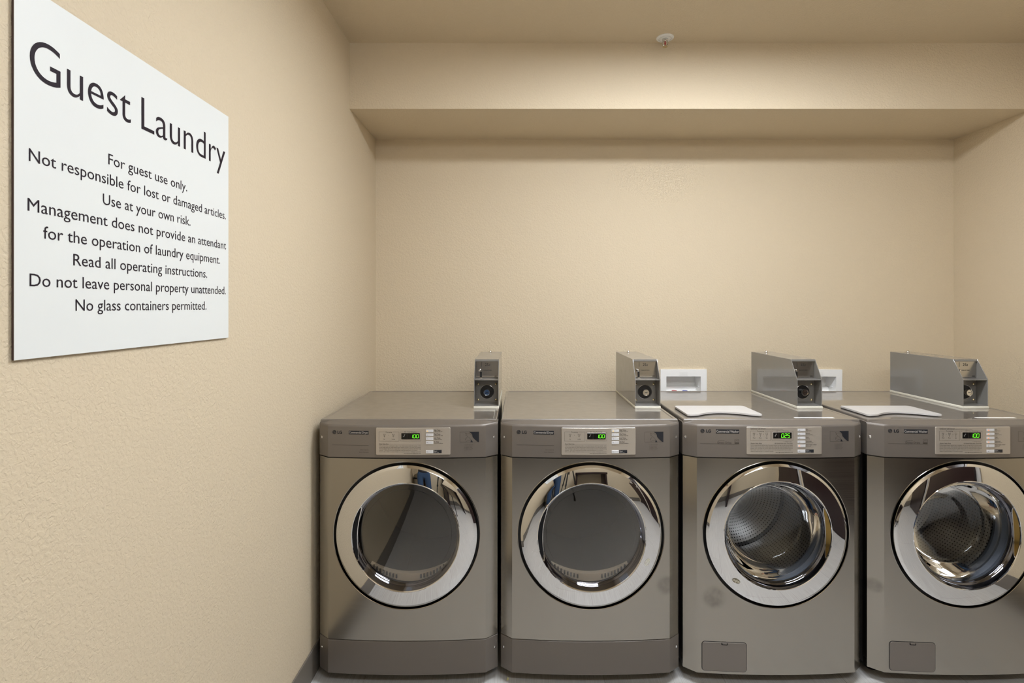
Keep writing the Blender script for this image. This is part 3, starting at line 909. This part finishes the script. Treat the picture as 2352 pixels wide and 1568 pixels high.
    if dry:
        lathe(bm, [(0.187, 0.024), (0.2, 0.03), (0.200, 0.060), (0.262, 0.066), (0.262, 0.58), (0.10, 0.60), (0, 0.60)], 64, lambda x, y, z: (x, y, dz + z))
        obj('drum', bm, M['drumplain'], t)
        # lint filter: a crescent with slots
        bm = NB()
        outer, inner = [], []
        for i in range(25):
            an = math.radians(219 + (321 - 219) * i / 24)
            outer.append((0.197 * math.cos(an), 0.197 * math.sin(an)))
        x0_, z0_ = 0.147, -0.128; sag = 0.039; Rr = (x0_ ** 2 + sag ** 2) / (2 * sag); cz = -0.167 + Rr
        for i in range(25):
            x = x0_ - 2 * x0_ * i / 24
            inner.append((x, cz - math.sqrt(Rr * Rr - x * x)))
        pts = outer + inner
        va = [bm.verts.new((x, 0.052, dz + z)) for x, z in outer]; vb = [bm.verts.new((x, 0.050, dz + z)) for x, z in inner[::-1]]
        vc = [bm.verts.new((x, 0.072, dz + z)) for x, z in inner[::-1]]
        for i in range(24):
            bm.faces.new((va[i], va[i + 1], vb[i + 1], vb[i])); bm.faces.new((vb[i], vb[i + 1], vc[i + 1], vc[i]))
        lf = obj('lint_filter', bm, M['lint'], t, label='pale crescent lint filter')
        for sgn in (-1, 1):
            for k in range(8):
                x = sgn * (0.047 + 0.0125 * k)
                zi = cz - math.sqrt(Rr * Rr - x * x); zo = -math.sqrt(0.197 ** 2 - x * x)
                zm = zi * 0.55 + zo * 0.45
                bm = NB(); box(bm, x - .0032, x + .0032, 0.046, 0.053, dz + zm - .0075, dz + zm + .0075, 0.001, 1)
                obj('slot', bm, M['black'], lf)
    else:
        lathe(bm, [(0.187, 0.022), (0.198, 0.03), (0.203, 0.055), (0.196, 0.07), (0.203, 0.085), (0.198, 0.10), (0.206, 0.118), (0.214, 0.118)], 96, lambda x, y, z: (x, y, dz + z))
        obj('gasket', bm, M['gasket'], t, label='ribbed grey rubber door gasket')
        bm = NB()
        lathe(bm, [(0.206, 0.122), (0.235, 0.128), (0.246, 0.150), (0.246, 0.44), (0.235, 0.455), (0.12, 0.462), (0.09, 0.45), (0, 0.45)], 96, lambda x, y, z: (x, y, dz + z), uv=True)
        dr = obj('drum', bm, M['drum'], t, label='perforated steel drum')
        for k in range(3):
            an = math.radians(150 + 120 * k)
            bm = NB()
            rad, tan = Vector((math.cos(an), 0, math.sin(an))), Vector((-math.sin(an), 0, math.cos(an)))
            rows = []
            for i in range(9):
                u = i / 8; y = 0.15 + 0.28 * u; hgt = 0.045 * math.sin(PI * min(1, .15 + u * .8)) ** 0.5
                row = []
                for j in range(9):
                    v = -1 + 2 * j / 8
                    p = Vector((0, y, dz)) + rad * (0.247 - hgt * math.cos(v * PI / 2)) + tan * (v * 0.035)
                    row.append(p)
                rows.append(row)
            loft(bm, rows)
            obj('paddle', bm, M['slide'], dr)

    # ---- washers: detergent lid, paper label
    if not dry:
        Y = lambda px, py, z=1.004: (FPX * (CAMZ - z) / (py - VPY))
        xf0, xf1, yf, yb = 0.6615 - 0.9745, 0.9556 - 0.9745, 2.103 - FACE_Y, 2.292 - FACE_Y
        xb0, xb1 = 0.6725 - 0.9745, 0.967 - 0.9745
        xf0 = xb0 = -0.308; xf1 = xb1 = -0.012
        pts = []
        r = 0.012
        for cx, cy, s in ((xf1 - r, yb - r, 0), (xf0 + r, yb - r, 90)):
            for i in range(6): u = math.radians(s + 18 * i); pts.append((cx + r * math.cos(u), cy + r * math.sin(u)))
        for i in range(6): u = math.radians(180 + 18 * i); pts.append((xf0 + r + r * math.cos(u), yf + r + r * math.sin(u)))
        ca, cb = xf0 + 0.035, xf1 - 0.03
        for i in range(1, 24):
            u = i / 24; pts.append((ca + (cb - ca) * u, yf + 0.058 * math.sin(PI * u) ** 0.9))
        for i in range(6): u = math.radians(270 + 18 * i); pts.append((xf1 - r + r * math.cos(u), yf + r + r * math.sin(u)))
        bm = NB()
        prism(bm, pts, lambda x, y: (x, y, 1.0000), lambda x, y: (x, y, 1.0065))
        es = [e for e in bm.edges if all(v.co.z > 1.006 for v in e.verts)]
        bmesh.ops.bevel(bm, geom=es, offset=0.0015, segments=2, affect='EDGES')
        lid = obj('detergent_lid', bm, M['lid'], t, label='pale grey detergent lid with a scooped front edge', ang=0.5)
        bm = NB(); box(bm, xf0 + .004, xf1 - .004, yf + 0.062, yb - .004, 0.9960, 1.0002)
        obj('lid_base', bm, M['black'], lid)
        bm = NB(); box(bm, 0.105, 0.258, 2.085 - FACE_Y, 2.099 - FACE_Y, 0.9962, 0.9968)
        obj('paper_label', bm, M['paper'], t, label='white paper label')
    return t

def cone(bm, c, d, prof, n=16):
    """small turned part at point c about direction d, profile of (r, height)"""
    d = d.normalized(); up = Vector((0, 0, 1)) if abs(d.z) < 0.9 else Vector((1, 0, 0))
    a = d.cross(up).normalized(); b = d.cross(a)
    lathe(bm, prof, n, lambda x, y, z: c + a * x + b * z + d * y)

S1 = steel_material('brushed_steel')
S2 = steel_material('brushed_steel_marked_right', [(0.283, 0.377, 0.045)])
S3 = steel_material('brushed_steel_marked_left', [(-0.235, 0.333, 0.052)])
S4 = steel_material('brushed_steel_marked_corner', [(-0.325, 0.366, 0.034)])
XC = (-0.4206, 0.2755, 0.9745, 1.683)
m1 = machine('dryer', XC[0], 'grey steel dryer at the left end of the row, beside the left wall', S1, '1:00', (0,), 'commercial dryers in the row')
m2 = machine('dryer', XC[1], 'grey steel dryer with a pale leaf sticker on its door, second from left', S2, '1:00', (0,), 'commercial dryers in the row')
m3 = machine('washer', XC[2], 'grey steel washer showing 0:25, with an oval sticker on its door ring', S3, '0:25', (4,), 'commercial washers in the row')
m4 = machine('washer', XC[3], 'grey steel washer showing 1:00 at the right end, its edge out of frame', S4, '1:00', (0, 1, 2, 3), 'commercial washers in the row')

# stickers on two door rings
def sticker(parent, kind, ang, rad, rx, rz, leaf):
    off = -0.0175 if kind == 'dryer' else -0.0125; ry0 = -0.009 if kind == 'dryer' else -0.007
    dz = DZC[kind]
    cx, cz = rad * math.cos(ang), rad * math.sin(ang)
    def fn(lift):
        def g(x, z):
            r = math.hypot(x, z)
            u = (r - 0.2045) / (0.2565 - 0.2045)
            y = off + (ry0 - off) * u - 0.0016 * (1 - abs(2 * u - 1)) - 0.0006
            return (x, y + fy(x) - lift, dz + z)
        return g
    rot = (math.radians(60) if leaf else math.radians(-22))
    def P(a, b): return (cx + rx * a * math.cos(rot) - rz * b * math.sin(rot), cz + rx * a * math.sin(rot) + rz * b * math.cos(rot))
    bm = NB()
    if leaf:
        st = lambda pts: stroke(bm, [P(*q) for q in pts], .0011, fn(.0004), 1)
        st([(math.cos(2 * PI * i / 28), math.sin(2 * PI * i / 28) * (1 - .25 * math.cos(2 * PI * i / 28))) for i in range(29)])
        st([(-.15, -1), (.05, -.3), (-.1, .3), (.1, 1.0)])
        for q in (-.7, -.4, .25, .55): st([(q, -.65), (q + .12, 0), (q, .65)])
        st([(-.1, 0), (.95, 0)]); st([(-.95, .1), (-.1, .1)])
        for q in (.35, .65): st([(q - .15, 0), (q + .1, .5)]); st([(q - .15, 0), (q + .1, -.5)])
    else:
        n = 28
        C = bm.verts.new(fn(.0003)(*P(0, 0)))
        V = [bm.verts.new(fn(.0003)(*P(math.cos(2 * PI * i / n), math.sin(2 * PI * i / n)))) for i in range(n)]
        for i in range(n): bm.faces.new((C, V[i], V[(i + 1) % n]))
        st = lambda pts: stroke(bm, [P(*q) for q in pts], .0010, fn(.0006), 1)
        st([(0, .35), (0, 1)]); st([(0, -.35), (0, -1)]); st([(-.98, .1), (-.75, .0)]); st([(.75, 0), (.98, -.1)])
        st([(-.75, .3), (.75, .3)]); st([(-.75, -.3), (.75, -.3)])
        text(bm, 'No heat', *[P(-.62, 0)[0], P(.62, 0)[0]], P(0, -.2)[1] + .001, .0035, fn(.0006), 1) if False else None
        for i in range(7): st([(-.6 + .2 * i, -.18), (-.55 + .2 * i, .18)])
    obj('sticker', bm, [M['sticker'], M['stickerline']], parent, label='pale leaf-shaped sticker' if leaf else 'small oval sticker', norm=False, smooth=False)
d2 = [c for c in m2.children if c.name.startswith('door') and 'seal' not in c.name][0]
d3 = [c for c in m3.children if c.name.startswith('door') and 'seal' not in c.name][0]
sticker(d2, 'dryer', math.atan2(-57, 125), 0.2295, 0.0135, 0.0085, True)
sticker(d3, 'washer', math.atan2(-108, -100), 0.2330, 0.0150, 0.0085, False)

# ------------------------------------------------------------------ coin boxes
def coin_box(x0, label, w=0.107):
    YF0, YB0, Z0 = 2.277, 2.7235, 0.9962
    t = thing('coin_box', label, 'coin box', (x0 + w / 2, YF0, Z0), 0, 'coin boxes on the machines')
    h = w / 2; L = YB0 - YF0; th = 0.0028
    zb, zt, zm, ys = 0.0105, 0.205, 0.124, 0.052
    bm = NB()
    prof = [(0, zb), (L, zb), (L, zt), (ys, zt), (0, zm)]
    for s in (-1, 1):
        xa, xb = (-h, -h + th) if s < 0 else (h - th, h)
        prism(bm, prof, lambda y, z: (xa, y, z), lambda y, z: (xb, y, z))
    box(bm, -h + th, h - th, ys, L, zt - th, zt)
    box(bm, -h + th, h - th, L - th, L, zb, zt - th)
    box(bm, -h + th, h - th, 0.0, L - th, zb, zb + th)
    box(bm, -h + th, h - th, 0.002, ys + .01, zm - 0.004, zm - 0.001)            # shelf
    box(bm, -h + th, h - th, ys - .003, ys + .004, zt - .009, zt - th)            # front flange of the lid
    box(bm, -h + th, h - th, 0.058, 0.061, zb + th, zt - th)                      # inner bulkhead
    bmesh.ops.bevel(bm, geom=[e for e in bm.edges if e.is_manifold and e.calc_face_angle(0) > .3], offset=0.0007, segments=1, affect='EDGES')
    obj('housing', bm, M['box'], t, ang=0.3)
    bm = NB(); box(bm, -h - .0012, h + .0012, -0.003, L + .002, 0, zb, 0.0015)
    obj('gasket', bm, M['boxgasket'], t, label='cream strip under the coin box')
    # coin plate
    fpl = lambda off: (lambda x, z: (x, 0.0555 - off, z))
    bm = NB(); box(bm, -h + th + .0015, h - th - .0015, 0.0555, 0.058, zm + .002, zt - .0095, 0.0006, 1)
    cp = obj('coin_plate', bm, M['slide'], t, label='brushed steel coin plate')
    bm = NB()
    bar(bm, -0.0252, -0.0238, zt - .033, zt - .013, fpl(.0005), 0, 1)
    obj('coin_slot', bm, M['black'], cp)
    bm = NB(); text(bm, '25', -0.0085, 0.0065, zt - .0295, .0115, fpl(.0005)); text(bm, '\u00a2', 0.0085, 0.0135, zt - .0285, .009, fpl(.0005))
    obj('price', bm, M['print'], cp, norm=False, smooth=False)
    bm = NB()
    text(bm, 'COIN RETURN', -0.0170, 0.0200, zt - .050, .0042, fpl(.0005))
    obj('lettering', bm, M['print'], cp, norm=False, smooth=False)
    bm = NB()
    frame(bm, 0.033, 0.043, zm + .004, zm + .0095, .0006, fpl(.0005)); text(bm, 'ESD', .0345, .0415, zm + .0052, .003, fpl(.0006))
    obj('maker_stamp', bm, M['print'], cp, norm=False, smooth=False)
    bm = NB(); bar(bm, -0.0310, -0.0225, zt - .079, zt - .055, fpl(.0005), 0, 1)
    obj('return_slot', bm, M['black'], cp)
    bm = NB(); cone(bm, Vector((-0.0315, 0.0555, zt - .0485)), Vector((0, -1, 0)), [(.003, 0), (.003, .006), (.0055, .008), (.0058, .011), (.004, .0145), (0, .0155)])
    obj('return_knob', bm, M['chrome'], cp)
    bm = NB(); box(bm, -0.0315, -0.0205, 0.050, 0.0555, zt - .083, zt - .0785, .0008, 1)
    obj('return_lip', bm, M['chrome'], cp)
    # lock plate
    zc = 0.063
    bm = NB(); box(bm, -h + th + .004, h - th - .004, 0.0555, 0.058, zb + .010, zm - .007, 0.0006, 1)
    lp = obj('lock_plate', bm, M['box'], t)
    bm = NB(); cone(bm, Vector((0, 0.0555, zc)), Vector((0, -1, 0)), [(.0312, 0), (.0312, .0012), (.0302, .0016), (.0295, .001), (.029, .0007)], 40)
    obj('lock_rim', bm, M['slide'], lp)
    bm = NB(); cone(bm, Vector((0, 0.0555, zc)), Vector((0, -1, 0)), [(.0295, .0008), (.022, .0010), (0, .0012)], 40)
    obj('lock_cup', bm, M['black'], lp)
    bm = NB(); cone(bm, Vector((0, 0.0555, zc)), Vector((0, -1, 0)), [(.0142, 0.001), (.0142, .024), (.0132, .026), (.011, .026), (.0105, .0235), (0, .0235)], 32)
    lk = obj('lock', bm, M['chrome'], lp)
    bm = NB(); box(bm, -0.005, 0.006, 0.0555 - .0242, 0.0555 - .023, zc - .001, zc + .001)
    obj('key_slot', bm, M['black'], lk)
    for sx in (-1, 1):
        for sz in (-1, 1):
            bm = NB(); cone(bm, Vector((sx * .0385, 0.0555, zc + sz * .0345)), Vector((0, -1, 0)), [(.0052, 0), (.0050, .0016), (.0028, .0036), (0, .0042)], 14)
            obj('screw', bm, M['screwgold'], lp)
    bm = NB(); cone(bm, Vector((-0.003, L - 0.055, zt)), Vector((0, 0, 1)), [(.0075, 0), (.0078, .002), (.0068, .007), (.004, .0098), (0, .0105)], 20)
    obj('top_lock', bm, M['chrome'], t)
    return t
coin_box(-0.188, 'slim grey coin box on the leftmost dryer, facing straight to the front', 0.1055)
coin_box(0.498, 'grey coin box on the stickered second dryer, bright coin plate')
coin_box(1.186, 'grey coin box on the washer showing 0:25, a wall box mirrored in it')
coin_box(1.892, 'grey coin box on the rightmost washer, its long side in view')

# ------------------------------------------------------------------ white supply boxes in the back wall
def supply_box(x0, x1, label, tilt=0.0):
    t = thing('supply_box', label, 'wall box', ((x0 + x1) / 2, YB, 0.999), 0, 'white supply boxes in the back wall')
    t.rotation_euler = (0, tilt, 0)
    h = (x1 - x0) / 2; z0, z1 = 0.915 - .999, 1.082 - .999; a0, a1 = -h + .032, h - .033; o0, o1 = OZ0 - .999, OZ1 - .999
    bm = NB()
    y0, y1 = -0.011, 0.0
    for (a, b, c, d) in ((-h, a0, z0, z1), (a1, h, z0, z1), (a0, a1, o1, z1), (a0, a1, z0, o0)):
        box(bm, a, b, y0, y1, c, d)
    bmesh.ops.remove_doubles(bm, verts=bm.verts, dist=1e-5)
    obj('flange', bm, M['white'], t, ang=0.3)
    bm = NB()
    for (a, b, c, d, e, f) in ((a0 - .002, a0, 0, .09, o0, o1), (a1, a1 + .0015, 0, .09, o0, o1), (a0, a1, 0, .09, o1, o1 + .0018), (a0, a1, 0, .09, o0 - .0018, o0), (a0, a1, .088, .09, o0, o1)):
        box(bm, a, b, c, d, e, f)
    box(bm, a1 - .004, a1, 0.02, .088, o0 + .026, o0 + .029); box(bm, a1 - .006, a1, 0.02, .088, o0 + .018, o0 + .020)
    box(bm, a0, a1, 0.060, .088, o0, o0 + .022)
    obj('recess', bm, M['white'], t)
    for k in range(3):
        bm = NB(); box(bm, -0.024 + .004 * (k % 2), 0.022, y0 - .0006, y0, z1 - .020 + .0 - .006 * k, z1 - .0192 - .006 * k)
        obj('embossed_line', bm, M['lid'], t)
    for x, m_ in ((-0.04, 'red'), (0.02, 'blue')):
        bm = NB(); cone(bm, Vector((x, 0.03, o0 - .0075)), Vector((0, 0, 1)), [(.007, 0), (.007, .006), (.014, .007), (.014, .0115), (0, .012)], 16)
        obj('valve_handle', bm, M[m_], t, label=m_ + ' valve handle')
supply_box(*BOXES[0], 'white wall box recessed between the second and third coin boxes')
supply_box(*BOXES[1], 'white wall box half hidden behind the coin box of the washer showing 0:25', math.radians(0.8))

# ------------------------------------------------------------------ sign
sx_ = XL + 0.0025; fx = XL + 0.0062
y0s, y1s, zs0, zs1 = 0.836, 1.4545, 1.346, 1.9455
sg = thing('wall_sign', 'large white laundry notice with black lettering on the left wall', 'sign', (XL, (y0s + y1s) / 2, (zs0 + zs1) / 2))
inv = Matrix.Translation(-sg.location)
bm = NB(); box(bm, sx_, fx - .0004, y0s, y1s, zs0, zs1); bmesh.ops.transform(bm, matrix=inv, verts=bm.verts)
obj('backing', bm, M['sign_edge'], sg)
bm = NB(); box(bm, fx - .0004, fx, y0s, y1s, zs0, zs1); bmesh.ops.transform(bm, matrix=inv, verts=bm.verts)
obj('board', bm, M['sign'], sg)
bm = NB()
for yy in (y0s + .06, y1s - .06):
    for zz in (zs0 + .06, zs1 - .06): box(bm, XL, sx_, yy - .02, yy + .02, zz - .02, zz + .02)
bmesh.ops.transform(bm, matrix=inv, verts=bm.verts)
obj('mounting_pad', bm, M['sign_edge'], sg)
ST = lambda px: FPX * abs(fx) / (VPX - px)
fs_ = lambda y, z: Vector((fx + .0004, y, z)) - sg.location
for s, a, b, z, cap in (('Guest', 68, 300.2, 1.8010, .0675), ('Laundry', 324.5, 517.0, 1.8010, .0675), ('For guest use only.', 248.5, 429.5, 1.7035, .0205),
                        ('Not responsible for lost or damaged articles.', 65.8, 518.4, 1.6645, .0205), ('Use at your own risk.', 235.9, 437.2, 1.624, .0205),
                        ('Management does not provide an attendant', 63, 519, 1.584, .0205), ('for the operation of laundry equipment.', 99, 505, 1.543, .0205),
                        ('Read all operating instructions.', 168, 475.5, 1.503, .0205), ('Do not leave personal property unattended.', 67.5, 518.4, 1.463, .0205),
                        ('No glass containers permitted.', 173, 474, 1.4225, .0205)):
    bm = NB(); text(bm, s, ST(a), ST(b), z, cap, fs_, 0, -0.006 if cap > .05 else 0.0)
    obj('title_word' if cap > .05 else 'text_line', bm, M['ink'], sg, norm=False, smooth=False)

# ------------------------------------------------------------------ sprinkler
sp = thing('fire_sprinkler', 'chrome fire sprinkler with a round plate on the ceiling by the soffit', 'sprinkler', (0.678, 2.470, ZC))
up = lambda x, y, z: (x, z, -y)
bm = NB(); lathe(bm, [(0.0395, 0), (0.0395, 0.003), (0.036, 0.0055), (0.029, 0.0065), (0.0285, 0.002), (0.0265, 0.002), (0.0255, 0.007), (0.014, 0.008), (0.0125, 0.006), (0, 0.006)], 40, up)
obj('escutcheon', bm, M['fixture'], sp)
bm = NB(); lathe(bm, [(0.013, 0.004), (0.013, 0.014), (0.010, 0.016), (0.009, 0.022), (0, 0.022)], 24, up)
obj('body', bm, M['screw'], sp)
for s in (-1, 1):
    bm = NB(); tube(bm, [(s * .009, 0, -.014), (s * .0125, 0, -.024), (s * .011, 0, -.036), (s * .004, 0, -.046)], .0022, 8)
    obj('frame_arm', bm, M['screw'], sp)
bm = NB(); tube(bm, [(0, 0, -.020), (0, 0, -.030), (0, 0, -.041)], [.0018, .0034, .0018], 10)
obj('glass_bulb', bm, M['redbulb'], sp, label='red glass bulb')
bm = NB(); lathe(bm, [(0, 0.044), (0.004, 0.046), (0.011, 0.048), (0.011, 0.0495), (0.004, 0.0495), (0, 0.052)], 24, up)
obj('deflector', bm, M['screwgold'], sp)
sp.scale = (1, 1, 0.86)

# ------------------------------------------------------------------ scrap on the floor
bm = NB(); pts = [(-.004, -.006), (.003, -.005), (.005, .004), (.0, .009), (-.003, .002)]
prism(bm, pts, lambda x, y: (x, y, 0.0002), lambda x, y: (x + .001, y, 0.0012 + 0.15 * (y + .006)))
cr = obj('paper_scrap', bm, M['crumb']); cr.location = (-0.041, 2.055, 0)
tag(cr, 'tiny yellow scrap on the floor in front of the gap between the dryers', 'scrap')

# ------------------------------------------------------------------ the near end of the room, seen in the chrome
tr = thing('trash_can', 'steel domed bin in the corner, mirrored in the leftmost dryer door', 'trash can', (-0.57, -0.94, 0))
vz = lambda x, y, z: (x, z, y)
bm = NB(); lathe(bm, [(0, 0.0), (0.185, 0), (0.19, 0.02), (0.19, 0.70), (0, 0.70)], 48, vz); obj('barrel', bm, M['can'], tr)
bm = NB(); lathe(bm, [(0.193, 0.69), (0.197, 0.695), (0.197, 0.735), (0.193, 0.74)], 48, vz); obj('rim', bm, M['black'], tr)
bm = NB(); lathe(bm, [(0.192, 0.74), (0.185, 0.79), (0.15, 0.85), (0.09, 0.885), (0, 0.895)], 48, vz); obj('dome_lid', bm, M['can'], tr)

tb = thing('folding_table', 'dark wooden counter against the wall behind the camera, mirrored in the doors', 'table', (0.58, -0.82, 0))
bm = NB(); box(bm, -0.42, 0.46, -0.32, 0.32, 0.84, 0.90, .004); obj('tabletop', bm, M['wood'], tb)
for s in (-0.38, 0.42):
    bm = NB(); box(bm, s - .025, s + .025, -0.30, 0.28, 0, 0.84, .003); obj('side_panel', bm, M['wood'], tb)

tp = thing('tripod', 'black camera tripod mirrored in the two dryer doors', 'tripod', (0.02, -0.06, 0))
bm = NB(); lathe(bm, [(0, 1.30), (0.03, 1.30), (0.03, 1.20), (0.045, 1.18), (0.045, 1.13), (0.015, 1.10), (0.015, 0.85), (0, 0.85)], 20, vz); obj('centre_column', bm, M['black'], tp)
for k in range(3):
    a = math.radians(100 + 120 * k)
    e = Vector((math.cos(a), math.sin(a), 0))
    bm = NB(); p0 = e * .04 + Vector((0, 0, 1.15)); p1 = e * .17 + Vector((0, 0, .6)); p2 = e * .31 + Vector((0, 0, .012))
    tube(bm, [p0, p1], .014, 10); tube(bm, [p1, p2], .010, 10); tube(bm, [p1 + Vector((0, 0, .03)) - e * .011, p1 - Vector((0, 0, .02)) + e * .007], .018, 10)
    lg = obj('leg', bm, M['black'], tp)
    bm = NB(); cone(bm, e * .312 + Vector((0, 0, 0)), Vector((0, 0, 1)), [(0, 0), (.014, 0), (.015, .02), (.01, .03), (0, .03)], 12); obj('rubber_foot', bm, M['black'], lg)

# person standing beside the tripod
def skinned(name, joints, bones, m, parent, root=0, sub=2, label=None):
    me = bpy.data.meshes.new(name); me.from_pydata([j[0] for j in joints], bones, [])
    o = bpy.data.objects.new(name, me); COL.objects.link(o); o.parent = parent
    sk = o.modifiers.new('skin', 'SKIN'); sk.use_smooth_shade = True
    o.modifiers.new('sub', 'SUBSURF').levels = sub; o.modifiers['sub'].render_levels = sub
    for i, (c, r) in enumerate(joints):
        me.skin_vertices[0].data[i].radius = r if isinstance(r, tuple) else (r, r)
        me.skin_vertices[0].data[i].use_root = (i == root)
    me.materials.append(m)
    if label: o['label'] = label
    return o
pe = thing('person', 'person in blue jeans standing beside the tripod, mirrored in the dryer doors', 'person', (-0.43, -0.63, 0))
J = [((0, 0, .95), (.13, .10)), ((0, 0, 1.10), (.10, .065)), ((0, .01, 1.30), (.115, .07)), ((0, 0, 1.44), (.075, .05)), ((0, 0, 1.50), (.052, .052)), ((0, .015, 1.57), (.06, .07)), ((0, .02, 1.65), (.077, .095)), ((0, .01, 1.72), (.06, .075)),
     ((-.10, 0, .86), (.085, .09)), ((-.11, .01, .50), (.058, .06)), ((-.115, -.01, .09), (.04, .042)), ((-.125, .10, .035), (.038, .03)),
     ((.10, 0, .86), (.085, .09)), ((.11, .01, .50), (.058, .06)), ((.115, -.01, .09), (.04, .042)), ((.125, .10, .035), (.038, .03)),
     ((-.18, 0, 1.40), .048), ((-.25, -.02, 1.14), .040), ((-.20, .16, 1.02), .030), ((-.18, .23, 1.02), (.036, .018)),
     ((.18, 0, 1.40), .048), ((.25, 0, 1.14), .040), ((.28, .20, 1.16), .030), ((.28, .27, 1.18), (.036, .018))]
fing = []
for s, base in ((-1, 19), (1, 23)):
    bx, by, bz = J[base][0]
    for k in range(4):
        ln = (.032, .038, .035, .027)[k]
        i0 = len(J); J.append(((bx + (k - 1.5) * .017, by + .035, bz - .004), .009)); J.append(((bx + (k - 1.5) * .018, by + .035 + ln, bz - .022), .008))
        fing += [(base, i0), (i0, i0 + 1)]
    i0 = len(J); J.append(((bx - s * .036, by + .012, bz), .010)); J.append(((bx - s * .050, by + .042, bz - .012), .009)); fing += [(base, i0), (i0, i0 + 1)]
Bn = [(0, 1), (1, 2), (2, 3), (3, 4), (4, 5), (5, 6), (6, 7), (0, 8), (8, 9), (9, 10), (10, 11), (0, 12), (12, 13), (13, 14), (14, 15), (3, 16), (16, 17), (17, 18), (18, 19), (3, 20), (20, 21), (21, 22), (22, 23)] + fing
skinned('body', J, Bn, M['skin'], pe)
skinned('jeans', [((0, 0, 1.02), (.148, .112)), ((0, 0, .92), (.15, .12)), ((-.10, 0, .82), (.100, .105)), ((-.11, .01, .50), (.075, .078)), ((-.115, -.01, .07), (.066, .07)),
                  ((.10, 0, .82), (.100, .105)), ((.11, .01, .50), (.075, .078)), ((.115, -.01, .07), (.066, .07))],
        [(0, 1), (1, 2), (2, 3), (3, 4), (1, 5), (5, 6), (6, 7)], M['jeans'], pe, 1, label='blue denim jeans')
skinned('shirt', [((0, 0, .88), (.178, .145)), ((0, 0, .97), (.172, .138)), ((0, 0, 1.12), (.165, .125)), ((0, .01, 1.30), (.185, .128)), ((0, 0, 1.42), (.15, .10)), ((0, 0, 1.485), (.070, .070)),
                  ((-.18, 0, 1.40), .085), ((-.225, -.01, 1.24), .074), ((-.248, -.018, 1.12), .068), ((.18, 0, 1.40), .085), ((.225, 0, 1.24), .074), ((.248, 0, 1.12), .068)],
        [(0, 1), (1, 2), (2, 3), (3, 4), (4, 5), (4, 6), (6, 7), (7, 8), (4, 9), (9, 10), (10, 11)], M['shirt'], pe, 2)
for s in (-1, 1):
    skinned('shoe', [((s * .115, -.05, .045), (.046, .044)), ((s * .12, .05, .042), (.050, .040)), ((s * .128, .16, .036), (.046, .034)), ((s * .13, .20, .032), (.034, .026))], [(0, 1), (1, 2), (2, 3)], M['shoe'], pe)
bm = NB()
bmesh.ops.create_uvsphere(bm, u_segments=28, v_segments=18, radius=1.0)
for v in list(bm.verts):
    if v.co.y > 0.25 and v.co.z < 0.45 or v.co.z < -0.62: bm.verts.remove(v)
for v in bm.verts:
    v.co = Vector((v.co.x * .086, -.008 + v.co.y * .104, 1.685 + v.co.z * .105))
bmesh.ops.solidify(bm, geom=bm.faces[:], thickness=0.006)
obj('hair', bm, M['hair'], pe)
for s in (-1, 1):
    bm = NB(); bmesh.ops.create_uvsphere(bm, u_segments=14, v_segments=10, radius=1.0)
    for v in bm.verts: v.co = Vector((s * .031 + v.co.x * .012, .092 + v.co.y * .008, 1.672 + v.co.z * .007))
    obj('eye', bm, M['navy'], pe)
    bm = NB(); bmesh.ops.create_uvsphere(bm, u_segments=14, v_segments=10, radius=1.0)
    for v in bm.verts: v.co = Vector((s * .078 + v.co.x * .010, .005 + v.co.y * .018, 1.655 + v.co.z * .030))
    obj('ear', bm, M['skin'], pe)
bm = NB(); bmesh.ops.create_uvsphere(bm, u_segments=14, v_segments=10, radius=1.0)
for v in bm.verts: v.co = Vector((v.co.x * (.015 - .007 * v.co.z), .100 + v.co.y * .016 - .008 * v.co.z, 1.642 + v.co.z * .024))
obj('nose', bm, M['skin'], pe)
bm = NB(); bmesh.ops.create_uvsphere(bm, u_segments=14, v_segments=10, radius=1.0)
for v in bm.verts: v.co = Vector((v.co.x * .024, .094 + v.co.y * .006, 1.602 + v.co.z * .006))
obj('mouth', bm, mat('lips', lin(160, 92, 84), rough=0.5), pe)
